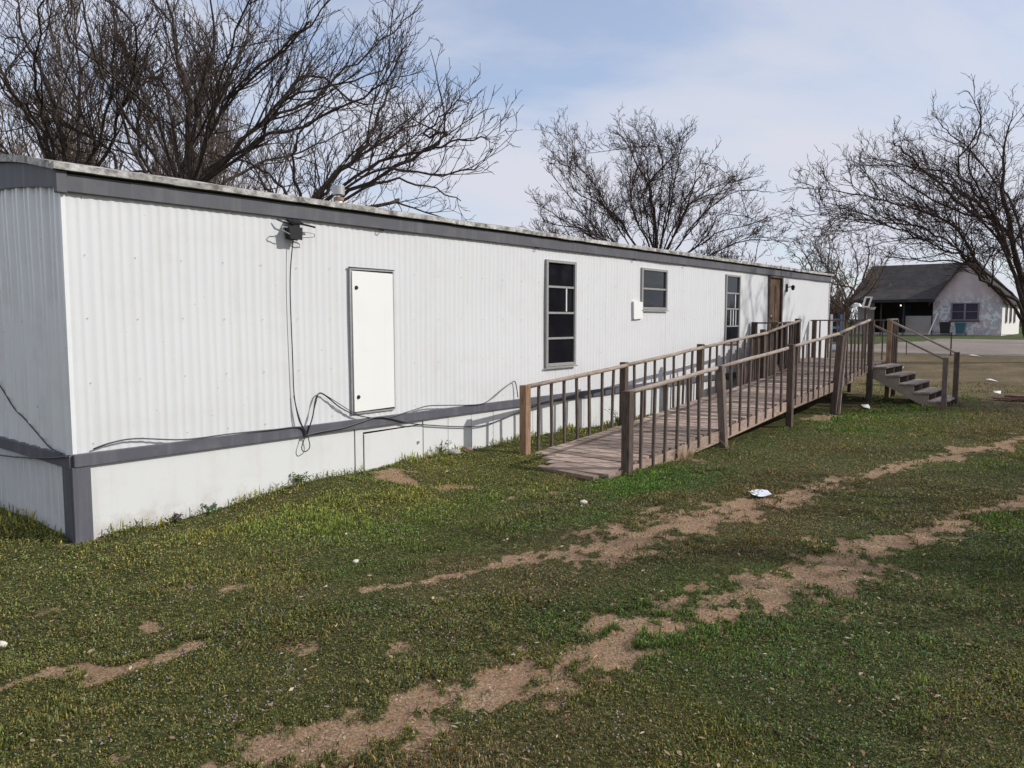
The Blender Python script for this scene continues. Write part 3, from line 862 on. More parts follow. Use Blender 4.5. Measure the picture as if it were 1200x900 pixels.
# dense rough boards screening the top end of the inner side
mb = MB(); x = 11.7
while x < 14.05:
    w = rnd.uniform(.11,.17)
    if rnd.random() > .06:
        mb.quadbox((x+w/2, RL+.085, (deckz(x)+railz(x))/2-.03+rnd.uniform(-.03,.04)), (w/2-.004,rnd.uniform(-.008,.008),0), (0,.011,0), (rnd.uniform(-.012,.012),0,(railz(x)-deckz(x))/2+rnd.uniform(-.05,.06)))
    x += w+.008
mb.build('board_screen', M['board_dark'], ramp_o, label='dark rough boards filling the upper inner balustrade')
MB().slab([(11.15,RL+.08,.42),(12.2,RL+.08,.50),(12.2,RL+.08,.88),(11.15,RL+.08,.80)], (0,.02,0)).build('kick_panel', M['maroon'], ramp_o, label='dull maroon panel low on the inner side')

# ------------------------------------------------------------------ landing
land = empty('entry_landing', (15.2,-1.0,0), 'raised wooden landing with thin rails in front of the brown door', 'landing')
mb = MB(); x = 14.285
while x < 16.5:
    mb.quadbox((x+.069, -.97, .782+rnd.uniform(-.002,.003)), (.066,0,0), (rnd.uniform(-.004,.004),.955+rnd.uniform(-.01,.01),0), (0,0,.019))
    x += .144
y = -.50
x = 12.95
while x < 14.2:
    mb.quadbox((x+.069, -.28, .780), (.066,0,0), (0,.25,0), (0,0,.019)); x += .144
mb.build('deck_boards', M['deck'], land)
mb = MB()
mb.bar((14.28,RR-.005,.69),(16.52,RR-.005,.69),.04,.15).bar((14.30,-.05,.69),(16.5,-.05,.69),.04,.15).bar((16.5,RR,.69),(16.5,-.03,.69),.04,.15).bar((12.95,-.52,.69),(14.25,-.52,.69),.04,.15)
mb.build('rim_beam', M['post_dark'], land)
for (x,y,z1,mt) in ((14.33,RR-.05,1.69,'post_dark'),(15.83,RR-.03,1.70,'post_tan'),(16.50,RR,1.72,'post_dark'),(14.13,RL+.05,1.73,'post_dark'),(12.93,-.09,1.66,'board_dark'),(12.93,-.5,1.64,'post_dark'),(16.5,-.12,1.68,'post_dark')):
    post(land, x, y, -.1, z1, M[mt], .10 if x < 14.5 else .09)
for (x,y) in ((15.3,-1.7),(15.5,-.3),(16.4,-1.0)):
    MB().box(x-.04,x+.04,y-.04,y+.04,-.1,.76).build('support_post', M['post_dark'], land)
def bar(parent, name, a, b, w, h, mt):
    return MB().bar(a, b, w, h).build(name, M[mt], parent)
bar(land,'top_rail',(12.93,-.05,1.64),(12.93,-.55,1.64),.045,.03,'post_dark')
bar(land,'top_rail',(12.9,-.56,1.64),(14.12,-.56,1.66),.045,.03,'baluster')
bar(land,'top_rail',(16.5,-.03,1.69),(16.5,RR,1.70),.045,.03,'baluster')
bar(land,'top_rail',(15.80,RR,1.71),(16.53,RR,1.72),.06,.035,'rail')
bar(land,'top_rail',(14.30,RR,1.70),(15.85,RR,1.715),.05,.03,'rail') if False else None
for k in range(9):
    y = -.25-k*.2
    MB().quadbox((16.5,y,1.2), (.014,0,0), (0,.014,0), (0,0,.5)).build('baluster', M['baluster'], land)
for k in range(3):
    x = 15.98+k*.16
    MB().quadbox((x,RR-.03,1.2), (.016,0,0), (0,.014,0), (0,0,.5)).build('baluster', M['baluster'], land)
for k in range(4):
    x = 13.15+k*.27
    MB().quadbox((x,-.56,1.2), (.016,0,0), (0,.014,0), (0,0,.44)).build('baluster', M['baluster'], land)

# ------------------------------------------------------------------ stairs
st = empty('wooden_steps', (15.05,-2.6,0), 'short flight of weathered wooden steps with two sloping handrails', 'steps')
SX0, SX1 = 14.40, 15.78
n = 5; run = .265; rise = .158
for k in range(n):
    z = .76-k*rise; y1 = RR-.06-k*run; y0 = y1-run-.03
    mb = MB()
    mb.box(SX0-.03, SX1+.03, y0, (y0+y1)/2-.004, z-.036, z).box(SX0-.03, SX1+.03, (y0+y1)/2+.004, y1, z-.037, z-.001)
    mb.build('tread', M['tread'], st, bevel=.004)
for xx in (SX0, (SX0+SX1)/2, SX1):
    pts = []
    y = RR-.055; z = .76-.037
    top = [(xx,y,z)]
    for k in range(n):
        yk = RR-.06-(k+1)*run; zk = .76-.038-k*rise
        top.append((xx,yk,zk)); top.append((xx,yk,zk-rise))
    poly = top[:-1]+[(xx,RR-.06-n*run,-.04),(xx,RR-.06-n*run+.26,-.04),(xx,y,.53)]
    MB().slab(poly, (.04,0,0)).build('stringer', M['post_grey'] if xx != SX0 else M['rail'], st)
post(st, 14.33, -3.33, -.12, .98, M['post_grey'], .09)
post(st, 15.42, -3.33, -.12, 1.05, M['post_dark'], .09)
bar(st,'handrail',(14.36,RR-.03,1.62),(14.33,-3.33,.93),.05,.035,'post_grey')
bar(st,'handrail',(15.80,RR-.05,1.68),(15.42,-3.33,1.02),.05,.035,'rail')
MB().bar((14.33,-3.39,.84),(14.33,-3.39,.95),.05,.03).build('rail_block', M['post_dark'], st) if False else None
TREES = {
 'A': [
   [(5.18, 8.13, 2.44), (5.35, 8.31, 4.6), (5.55, 8.46, 5.96), (5.52, 8.88, 7.35), (5.53, 9.28, 9.08)] ,
   [(5.23, 8.07, 4.07), (5.33, 6.9, 5.49), (5.65, 5.47, 6.32), (5.89, 4.12, 7.03)] ,
   [(5.23, 8.07, 4.15), (6.31, 7.35, 5.44), (7.29, 6.75, 6.2), (8.19, 6.25, 7.15), (9.18, 5.64, 8.21)] ,
   [(5.23, 8.07, 4.1), (5.85, 6.93, 4.94), (6.42, 5.85, 5.3), (7.06, 4.68, 5.84), (7.27, 4.03, 6.58)] ,
   [(5.19, 8.11, 3.99), (5.07, 9.3, 6.01), (5.09, 10.33, 7.56), (5.2, 11.24, 9.2)] ,
   [(5.19, 8.11, 4.07), (4.24, 8.22, 5.34), (3.59, 7.96, 6.32), (3.16, 7.43, 7.43)] ,
   [(5.16, 8.15, 3.58), (5.23, 9.9, 5.12), (5.75, 11.09, 6.83), (6.22, 12.35, 9.1)] ,
   [(5.23, 8.06, 3.91), (6.2, 8.73, 5.8), (7.33, 9.19, 7.92), (8.14, 10.04, 10.24)] ,
   [(5.23, 8.06, 3.91), (4.91, 6.62, 5.06), (4.54, 5.24, 5.98), (4.24, 3.77, 6.77)] ,
   [(5.24, 8.05, 4.23), (5.21, 7.57, 5.73), (5.26, 6.98, 6.84), (5.02, 6.75, 8.16)] ,
   [(5.25, 8.04, 3.91), (6.64, 7.92, 4.83), (8.04, 7.81, 5.47), (9.28, 7.88, 6.27)] ,
 ],
 'B': [
   [(4.47, 12.12, 2.54), (4.6, 11.96, 4.75), (4.42, 12.18, 6.37), (4.11, 12.55, 7.8), (3.93, 12.77, 9.2)] ,
   [(4.56, 12.02, 4.02), (5.19, 12.04, 5.4), (5.02, 13.02, 7.4), (4.97, 13.87, 9.48)] ,
   [(4.56, 12.01, 4.2), (3.97, 11.94, 5.71), (3.48, 11.75, 6.44), (2.8, 11.79, 7.26)] ,
   [(4.56, 12.02, 4.02), (4.03, 13.18, 5.18), (3.57, 14.26, 6.0), (2.96, 15.51, 6.84)] ,
   [(4.58, 11.98, 4.2), (4.81, 10.66, 5.67), (4.72, 9.72, 6.99), (4.41, 9.06, 8.16)] ,
   [(4.55, 12.02, 3.93), (3.42, 12.35, 4.54), (2.54, 12.36, 4.68), (1.5, 12.57, 4.71)] ,
   [(4.58, 11.98, 4.2), (5.24, 12.75, 6.46), (5.65, 13.83, 8.51), (6.27, 14.66, 10.73)] ,
   [(4.56, 12.02, 4.02), (3.83, 11.06, 5.72), (3.32, 9.85, 6.65), (3.19, 8.18, 7.79)] ,
 ],
 'D': [
   [(5.7, 5.15, 2.29), (5.92, 5.08, 3.76), (6.53, 4.53, 4.61), (6.88, 4.3, 5.4), (7.2, 4.11, 5.92)] ,
   [(5.81, 5.01, 3.47), (6.29, 4.03, 4.27), (6.76, 3.07, 4.49), (6.94, 2.46, 4.6), (7.06, 1.93, 4.57)] ,
   [(5.79, 5.04, 3.37), (6.77, 4.37, 4.12), (7.58, 3.92, 4.12), (8.22, 3.67, 3.9)] ,
   [(5.79, 5.04, 3.37), (5.81, 5.8, 4.06), (5.8, 6.59, 4.53), (5.57, 7.66, 4.87)] ,
   [(5.81, 5.01, 3.54), (6.55, 5.16, 4.39), (7.64, 4.89, 5.15), (8.74, 4.61, 5.96)] ,
   [(5.81, 5.01, 3.54), (6.11, 3.6, 4.14), (6.35, 2.27, 3.95), (6.19, 1.41, 3.95)] ,
   [(5.79, 5.04, 3.42), (5.26, 4.62, 4.14), (4.92, 4.0, 4.53), (4.76, 3.14, 4.74)] ,
 ],
 'M': [
   [(28.77, 10.99, 1.82), (28.73, 11.03, 4.96), (28.51, 11.3, 7.6), (27.57, 12.44, 10.14)] ,
   [(28.7, 11.07, 3.81), (28.12, 12.82, 6.18), (27.92, 14.11, 8.6), (28.33, 14.65, 10.39)] ,
   [(28.68, 11.1, 3.43), (26.5, 12.68, 5.64), (24.88, 13.6, 7.56), (23.99, 13.62, 8.32)] ,
   [(28.67, 11.1, 3.62), (27.1, 13.53, 5.56), (26.13, 15.23, 6.76), (25.76, 16.19, 7.58)] ,
   [(28.74, 11.02, 4.2), (27.99, 10.36, 7.07), (27.08, 9.89, 8.68), (25.89, 9.76, 9.55)] ,
   [(28.79, 10.96, 4.2), (29.55, 10.57, 7.66), (30.07, 10.46, 9.62), (30.66, 10.27, 10.65)] ,
   [(28.8, 10.96, 3.81), (28.89, 9.79, 6.75), (28.85, 8.8, 8.1), (28.45, 8.23, 8.85)] ,
   [(28.84, 10.9, 4.0), (30.35, 10.12, 6.95), (31.96, 9.22, 8.02), (33.74, 8.11, 8.53)] ,
   [(28.84, 10.9, 3.81), (29.26, 9.35, 6.01), (29.68, 7.79, 7.2), (29.97, 6.4, 7.09)] ,
   [(28.85, 10.89, 3.62), (30.25, 9.2, 5.34), (31.22, 8.02, 5.91), (32.43, 6.56, 6.47)] ,
   [(28.85, 10.89, 3.43), (31.13, 9.18, 4.83), (33.02, 7.94, 5.48), (34.71, 6.94, 5.14)] ,
   [(28.65, 11.13, 3.43), (26.51, 12.67, 4.52), (24.77, 13.73, 5.2), (23.54, 14.17, 5.49)] ,
   [(28.74, 11.02, 4.58), (29.19, 12.57, 7.05), (30.33, 13.28, 9.26), (31.61, 13.82, 10.57)] ,
   [(28.74, 11.02, 4.58), (27.22, 10.76, 7.02), (26.82, 9.16, 8.53), (25.4, 8.79, 8.75)] ,
 ],
 'R': [
   [(31.38, -3.15, -0.07), (31.42, -2.88, 1.23), (31.47, -2.63, 3.1), (31.2, -1.99, 6.22), (31.36, -1.87, 8.4), (31.73, -2.01, 10.34)] ,
   [(31.22, -2.96, 1.17), (30.43, -2.39, 2.34), (29.52, -1.69, 3.15), (28.91, -1.34, 3.85), (28.04, -0.69, 4.12), (27.24, -0.11, 4.48), (26.03, 0.97, 4.97), (24.97, 1.85, 5.0), (24.08, 2.53, 4.63)] ,
   [(31.06, -2.77, 2.22), (31.0, -2.16, 4.12), (30.74, -1.33, 5.52), (30.75, -0.82, 6.59), (30.57, -0.08, 7.74), (29.82, 1.34, 8.03), (28.87, 3.02, 8.17)] ,
   [(30.67, -2.29, 4.0), (29.72, -1.73, 5.76), (28.75, -1.15, 7.46), (28.55, -1.5, 8.95), (28.04, -1.46, 9.88)] ,
   [(30.25, -1.78, 2.93), (28.27, -0.96, 4.86), (26.02, 0.19, 5.58), (23.87, 1.22, 5.86), (21.58, 2.42, 5.9)] ,
   [(29.97, -1.45, 5.37), (28.03, -0.67, 6.4), (25.96, 0.26, 7.75), (24.6, 0.33, 7.78)] ,
   [(31.2, -2.93, 1.24), (32.4, -3.33, 4.06), (33.7, -3.86, 7.27), (34.83, -4.19, 9.95)] ,
   [(31.2, -2.93, 1.24), (32.02, -3.92, 3.08), (33.32, -5.49, 4.91), (34.45, -6.86, 5.82)] ,
   [(30.99, -2.68, 3.08), (30.1, -3.17, 6.25), (28.73, -3.08, 8.3), (27.74, -3.46, 9.36)] ,
   [(31.06, -2.77, 2.16), (32.05, -2.39, 5.34), (32.19, -1.0, 8.36), (32.44, 0.27, 10.06), (33.28, 0.83, 11.0)] ,
   [(31.06, -2.77, 2.16), (32.05, -1.99, 5.06), (32.21, -0.23, 6.19), (32.26, 1.67, 7.73), (33.02, 2.72, 9.2)] ,
   [(30.86, -2.52, 2.47), (31.36, -1.04, 3.79), (31.6, 0.77, 4.05), (32.18, 2.16, 4.33)] ,
 ],
 'E': [
   [(41.45, 6.64, 0.54), (41.88, 6.52, 2.4), (42.64, 5.98, 3.8), (43.11, 5.8, 5.21), (43.26, 6.02, 6.4)] ,
   [(41.56, 6.51, 2.16), (41.57, 6.1, 3.08), (40.84, 6.59, 4.43), (40.35, 6.79, 5.54), (39.99, 6.83, 6.18)] ,
   [(41.56, 6.51, 2.16), (41.33, 7.84, 3.58), (41.52, 8.65, 5.26), (41.72, 9.46, 6.03)] ,
   [(41.61, 6.44, 2.39), (41.57, 5.45, 3.06), (41.27, 4.77, 3.93), (40.94, 4.12, 5.42)] ,
   [(41.61, 6.44, 2.39), (42.27, 7.22, 3.83), (42.65, 8.32, 5.32), (43.5, 8.87, 6.38)] ,
   [(41.61, 6.45, 2.63), (43.01, 6.32, 4.3), (43.88, 6.84, 5.79), (44.75, 7.36, 6.77)] ,
 ],
}
# ------------------------------------------------------------------ road
def road():
    xs = [x for x in XS if 36 <= x <= 50]
    ys = [-500,-200,-80,-40]+lin(-30,40,.5)+[40,80,200,600]
    V = []; F = []
    for x in xs:
        for y in ys:
            xx = x
            if x == xs[0]: xx = x+(float(vnoise(y*.35,2))-.5)*.6
            if x == xs[-1] and y > 4.4: xx = x
            V.append((xx, y, float(profile(xx))+.006))
    ny = len(ys)
    for i in range(len(xs)-1):
        for j in range(ny-1):
            ym = (ys[j]+ys[j+1])/2; xm = (xs[i]+xs[i+1])/2
            if xm > 41.5 and ym > 3.6+max(0,(46-xm))*.45: continue
            F.append((i*ny+j, (i+1)*ny+j, (i+1)*ny+j+1, i*ny+j+1))
    m, nt, b = newmat('worn_road_surface')
    p = mapped(nt, scale=(1,.25,1))
    c = ramp(nt, noise(nt, p, 1.1, 7, .65), [(.35,(.15,.12,.10)),(.5,(.22,.18,.15)),(.66,(.29,.24,.205))])
    c = mix(nt, .5, c, mix(nt, 1.0, c, ramp(nt, noise(nt, mapped(nt), 18, 4), [(.3,.5),(.7,1.4)]), 'MULTIPLY'))
    nt.links.new(c, b.inputs['Base Color']); b.inputs['Roughness'].default_value = .95
    me = bpy.data.meshes.new('road'); me.from_pydata(V, [], F); me.materials.append(m); me.update()
    o = bpy.data.objects.new('road', me); COL.objects.link(o)
    tag(o, 'pale worn street beyond the wire fence', kind='structure')
road()
mb = MB()
for k in range(60):
    y0 = -40+k*1.5
    x = 34.75+rnd.uniform(-.03,.03); z = float(profile(34.75))
    mb.quadbox((x,y0+.75,z+.03), (.10,0,0), (rnd.uniform(-.02,.02),.745,0), (0,0,.022+rnd.uniform(0,.006)))
o = mb.build('kerb', plain('pale_kerb', (.5,.47,.40), .9, 0, .25, 6)); tag(o, 'low pale kerb along the near side of the street', kind='structure')

# wire fence along the street
fen = empty('wire_fence', (34.2,0,.2), 'low see-through wire mesh fence with thin posts along the street', 'fence')
yy = -30
FY = [-26,-22,-18,-14,-10,-6.5,-3.2,0.05,1.75,5.2,8.6,12,16,20]
for y in FY:
    z = float(profile(34.2)); hh = .98 if y not in (1.75,) else .62
    MB().tube([(34.2,y,z-.1),(34.2,y,z+hh)], .028 if y != 1.75 else .02, 8).build('post', plain('rusty_post', (.07,.05,.04), .8) if y == FY[0] else bpy.data.materials['rusty_post'], fen)
mb = MB(); z = float(profile(34.2))
for zz in (.93,.05): mb.tube([(34.2,-26,z+zz),(34.2,-3,z+zz-.02),(34.2,20,z+zz)], .006, 4)
y = -26.9
while y < 20:
    mb.bar((34.2,y,z+.05),(34.2,y+.88,z+.93),.0032,.0032); mb.bar((34.205,y+.88,z+.05),(34.205,y,z+.93),.0032,.0032)
    y += .11
mb.build('wire_mesh', M['alu'], fen)

# ------------------------------------------------------------------ neighbour's house
gzh = .70
hs = empty('stucco_house', (59,5,gzh), 'run-down house with dark shingle roof, porch and peeling lavender grey gable wall across the street', 'house')
def stucco():
    m, nt, b = newmat('peeling_stucco')
    p = mapped(nt)
    c = ramp(nt, noise(nt, p, .55, 4, .6), [(.4,(.47,.385,.40)),(.6,(.56,.47,.475))])
    n = noise(nt, mapped(nt, scale=(1,.8,1.2)), 1.6, 6, .6)
    sx = N(nt, 'ShaderNodeSeparateXYZ'); nt.links.new(p, sx.inputs[0])
    low = ramp(nt, mathn(nt, 'MULTIPLY', sx.outputs['Z'], .2), [(.45, 1.0), (.72, .12)])
    f = mathn(nt, 'MULTIPLY', ramp(nt, n, [(.48,0.0),(.54,1.0)]), low)
    c = mix(nt, f, c, (.42,.43,.49))
    n2 = noise(nt, mapped(nt, scale=(1,1.4,1)), 2.6, 6, .6)
    f2 = mathn(nt, 'MULTIPLY', ramp(nt, n2, [(.50,0.0),(.55,1.0)]), low)
    c = mix(nt, f2, c, (.72,.71,.74))
    nt.links.new(c, b.inputs['Base Color']); b.inputs['Roughness'].default_value = .9
    bump(nt, b, n, .4, .03)
    return m
def shingle():
    m, nt, b = newmat('dark_shingles')
    p = mapped(nt)
    br = N(nt, 'ShaderNodeTexBrick'); br.inputs['Scale'].default_value = 1.0
    mp = mapped(nt, scale=(1,1,1))
    sx = N(nt, 'ShaderNodeSeparateXYZ'); nt.links.new(mp, sx.inputs[0])
    cb = N(nt, 'ShaderNodeCombineXYZ'); nt.links.new(sx.outputs['Y'], cb.inputs[0]); nt.links.new(mathn(nt,'MULTIPLY',sx.outputs['Z'],2.2), cb.inputs[1])
    nt.links.new(cb.outputs[0], br.inputs['Vector'])
    br.inputs['Brick Width'].default_value = .35; br.inputs['Row Height'].default_value = .15; br.inputs['Mortar Size'].default_value = .008
    br.inputs['Color1'].default_value = (.048,.044,.046,1); br.inputs['Color2'].default_value = (.028,.026,.028,1); br.inputs['Mortar'].default_value = (.015,.015,.018,1)
    c = mix(nt, ramp(nt, noise(nt, p, 1.4, 6, .7), [(.45,0.0),(.7,.6)]), br.outputs['Color'], (.08,.068,.06))
    nt.links.new(c, b.inputs['Base Color']); b.inputs['Roughness'].default_value = .9; b.inputs['Specular IOR Level'].default_value = .2
    return m
M['stucco'] = stucco(); M['shingle'] = shingle()
M['white_wall'] = paint('white_side_wall', (.72,.70,.66), scale=1, amt=.3, rough=.8)
M['rake'] = plain('dark_red_brown_board', (.07,.04,.035), .8, 0, .3)
M['porch_wall'] = paint('pale_porch_wall', (.36,.33,.32), dirt=(.2,.17,.15), amt=.5, rough=.9, scale=2)
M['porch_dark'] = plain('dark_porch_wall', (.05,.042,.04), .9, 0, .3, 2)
M['win_dark'] = glassmat('house_window_glass', (.03,.027,.045), .15)
M['win_frame'] = plain('mauve_window_frame', (.22,.17,.19), .7)
M['blue_door'] = plain('dark_blue_door', (.02,.035,.055), .6)
Wy0, Wy1, Wyc = 1.02, 5.02, 3.02
wx = 56.0; xb = 64.6; ez = 3.12; pz = 5.80
# gable wing
mb = MB().poly([(wx,Wy1,gzh-.3),(wx,Wy0,gzh-.3),(wx,Wy0,ez),(wx,Wyc,pz),(wx,Wy1,ez)])
mb.build('gable_wall', M['stucco'], hs)
MB().poly([(wx,Wy0,gzh-.3),(xb,Wy0,gzh-.3),(xb,Wy0,ez),(wx,Wy0,ez)]).build('side_wall', M['white_wall'], hs, label='sunlit white side wall')
MB().poly([(wx,Wy1,gzh-.3),(wx,Wy1,ez),(58.6,Wy1,ez),(58.6,Wy1,gzh-.3)]).build('porch_side_wall', M['porch_dark'], hs)
MB().poly([(xb,Wy0,gzh-.3),(xb,10.4,gzh-.3),(xb,10.4,ez),(xb,Wy0,ez)]).build('rear_wall', M['white_wall'], hs)
# wing roof
mb = MB()
s = (pz-ez)/(Wyc-Wy0)
ov = .28
for sgn, ye in ((-1, Wy0-ov), (1, Wy1+ov-.05)):
    zb = ez-s*ov
    p = [(wx-.3,Wyc,pz+.06),(wx-.3,ye,zb+.06),(xb+.2,ye,zb+.06),(58.6,Wyc,pz+.06)]
    mb.slab(p, (0,0,-.09))
mb.poly([(58.6,Wyc,pz+.055),(xb+.2,Wy0-ov,ez-s*ov+.055),(xb+.2,Wy1+ov-.05,ez-s*ov+.055)])
mb.build('gable_roof', M['shingle'], hs)
mb = MB()
for ye in (Wy0-ov, Wy1+ov-.05):
    zb = ez-s*ov
    mb.slab([(wx-.335,Wyc,pz+.07),(wx-.335,ye,zb+.07),(wx-.335,ye,zb-.13),(wx-.335,Wyc,pz-.16)], (.034,0,0))
mb.build('rake_board', M['rake'], hs)
# main roof over the porch
ry1 = 10.3; rzz = 5.72
mb = MB()
prof = [(54.95,3.02),(57.2,3.75),(61.0,rzz),(65.2,3.1)]
for (x0,z0),(x1,z1) in zip(prof[:-1], prof[1:]):
    mb.slab([(x0,4.75 if x0 < 58 else 4.1,z0),(x1,4.75 if x1 < 58 else 4.1,z1),(x1,ry1,z1),(x0,ry1,z0)], (0,0,.08))
mb.build('main_roof', M['shingle'], hs)
MB().box(54.90,54.955,4.72,ry1+.02,2.90,3.09).build('eave_board', M['shingle'], hs)
MB().slab([(56.8,ry1-.35,gzh-.3),(xb,ry1-.35,gzh-.3),(xb,ry1-.35,3.2),(61,ry1-.35,5.5),(56.8,ry1-.35,3.4)], (0,.1,0)).build('far_end_wall', M['porch_wall'], hs)
MB().box(58.6,58.7,5.02,ry1-.35,gzh-.3,3.9).build('porch_back_wall', M['porch_dark'], hs)
MB().box(55.7,55.85,5.06,6.62,gzh-.3,1.98).build('porch_half_wall', M['porch_wall'], hs)
MB().box(56.6,56.8,8.9,10.0,gzh-.3,3.1).build('porch_pier', M['porch_wall'], hs)
MB().box(55.5,58.6,5.05,10.0,gzh-.28,gzh+.12).build('porch_floor', M['concrete'], hs)
for y in (6.66, 8.1):
    MB().box(55.45,55.55,y,y+.1,gzh,3.0).build('porch_post', M['porch_dark'], hs)
dr = MB().box(58.50,58.595,6.9,7.8,gzh+.12,2.85).build('house_door', M['blue_door'], hs)
MB().box(58.48,58.499,7.05,7.65,gzh+.3,1.4).build('door_panel', M['blue_door'], dr)
em, nt, b = newmat('lit_bulb'); b.inputs['Emission Color'].default_value = (1,.9,.75,1); b.inputs['Emission Strength'].default_value = 2.5
MB().lathe((57.2,7.3,2.72), [(.001,-.05),(.035,-.03),(.045,0),(.03,.03),(.02,.06)], 12).build('porch_light', em, hs)
# double window in the gable
f = MB()
a0, a1, b0, b1 = 2.30, 3.94, 1.66, 2.84
for (p,q,r,t) in ((a0,a0+.09,b0,b1),(a1-.09,a1,b0,b1),((a0+a1)/2-.06,(a0+a1)/2+.06,b0,b1)): f.box(wx-.07,wx+.02,p,q,r,t)
for (p,q) in ((a0+.09,(a0+a1)/2-.06),((a0+a1)/2+.06,a1-.09)):
    f.box(wx-.07,wx+.02,p,q,b0,b0+.08).box(wx-.07,wx+.02,p,q,b1-.07,b1).box(wx-.06,wx+.0,p,q,(b0+b1)/2-.02,(b0+b1)/2+.02)
fo = f.build('window', M['win_frame'], hs)
MB().box(wx-.03,wx-.012,a0+.05,a1-.05,b0+.05,b1-.04).build('pane', M['win_dark'], fo)
MB().box(wx-.10,wx-.0,a0-.06,a1+.06,b0-.06,b0-.003).build('sill', M['rake'], fo)
for x in (57.3, 59.3, 61.3):
    f = MB().box(x,x+.08,Wy0-.05,Wy0+.02,1.5,2.95).box(x+.72,x+.8,Wy0-.05,Wy0+.02,1.5,2.95).box(x+.08,x+.72,Wy0-.05,Wy0+.02,2.87,2.95).box(x+.08,x+.72,Wy0-.05,Wy0+.02,1.5,1.58).build('window', M['win_frame'], hs)
    MB().box(x+.05,x+.75,Wy0-.02,Wy0-.008,1.55,2.9).build('pane', M['win_dark'], f)

# bins and leaning plank
def bin_(x, y, col, lidcol, label):
    e = empty('wheelie_bin', (x,y,gzh), label, 'bin')
    mb = MB(); n0 = 0
    b0, b1 = .22, .29
    pts0 = [(x-b0,y-b0,gzh+.04),(x+b0,y-b0,gzh+.04),(x+b0,y+b0,gzh+.04),(x-b0,y+b0,gzh+.04)]
    pts1 = [(x-b1,y-b1,gzh+.78),(x+b1,y-b1,gzh+.78),(x+b1,y+b1,gzh+.78),(x-b1,y+b1,gzh+.78)]
    mb.v = [Vector(p) for p in pts0+pts1]; mb.f = [(3,2,1,0),(4,5,6,7),(0,1,5,4),(1,2,6,5),(2,3,7,6),(3,0,4,7)]; mb.m = [0]*6
    mb.build('bin_body', col, e, bevel=.02)
    MB().slab([(x-.33,y-.31,gzh+.785),(x+.31,y-.31,gzh+.83),(x+.31,y+.31,gzh+.83),(x-.33,y+.31,gzh+.785)], (0,0,.04)).build('lid', lidcol, e, bevel=.01)
    for s_ in (-1,1): MB().tube([(x+.24,y+s_*.24,gzh+.09),(x+.24,y+s_*.29,gzh+.09)], .09, 14).build('wheel', M['black'], e)
bin_(54.9, 4.05, plain('charcoal_plastic', (.02,.022,.024), .5), M['black'], 'black bin against the peeling gable wall, left of the blue one')
bin_(54.9, 3.15, plain('teal_plastic', (.045,.12,.16), .5), plain('blue_lid', (.08,.22,.32), .5), 'blue bin with pale lid against the peeling gable wall, right of the black one')
o = MB().quadbox((55.4,4.85,1.45), (.02,.05,0), (.03,0,0), (.12,-.22,.72)).build('leaning_plank', M['white_plastic']); tag(o, 'long white plank leaning against the corner of the far house', 'plank')

# pole with a cluster of white heads
pc = Vector((31.65,2.79,0)); zb = float(profile(31.65))
pl = empty('yard_pole', (pc.x,pc.y,zb), 'short brown post topped by a tilted white framed panel and two small white heads', 'post')
MB().box(pc.x-.04,pc.x+.04,pc.y-.04,pc.y+.04,zb-.1,2.2).build('post', M['post_dark'], pl)
cx_, cy_, cz_ = 31.6, 2.73, 2.44
Rv = Vector((.637,-.77,0)); Uv = Vector((0,0,1)); Sv = (Uv+Rv*.28).normalized()
mb = MB()
for s_ in (-1,1):
    mb.quadbox(Vector((cx_,cy_,cz_))+Rv*(.12*s_), Rv*.035, Vector((.77,.637,0))*.02, Sv*.20)
    mb.quadbox(Vector((cx_,cy_,cz_))+Sv*(.20*s_), Rv*.155, Vector((.77,.637,0))*.021, Sv*.03)
mb.build('panel_frame', M['white_plastic'], pl)
MB().quadbox((cx_+.03,cy_+.02,cz_), Rv*.10, Vector((.77,.637,0))*.01, Sv*.18).build('panel', M['porch_dark'], pl)
MB().lathe((31.43,3.03,2.30), [(.001,.09),(.08,.08),(.12,.02),(.15,-.04),(.001,-.04)], 14).build('lamp_head', M['white_plastic'], pl)
MB().bar((31.45,3.02,2.27),(31.65,2.79,2.15),.03,.03).bar((31.65,2.79,2.15),(31.80,2.60,2.2),.03,.03).build('arm', M['alu'], pl)
MB().lathe((31.82,2.58,2.17), [(.001,-.06),(.08,-.04),(.13,.04),(.145,.06),(.001,.03)], 14).build('lamp_head', M['white_plastic'], pl)
# blue and white upright rack
rk = empty('slatted_rack', (25.7,2.15,.02), 'upright blue and white slatted rack just past the end of the white wall', 'rack')
bl = plain('faded_blue_paint', (.10,.18,.30), .6)
for s_ in (-1,1): MB().quadbox(Vector((25.7,2.15,.95))+Rv*(.17*s_), Rv*.03, (.02,.02,0), (0,0,.95)).build('upright', M['white_plastic'] if s_ < 0 else bl, rk)
for k in range(6): MB().quadbox((25.7,2.15,.35+k*.27), Rv*.14, (.012,.012,0), (0,0,.045)).build('slat', bl, rk)

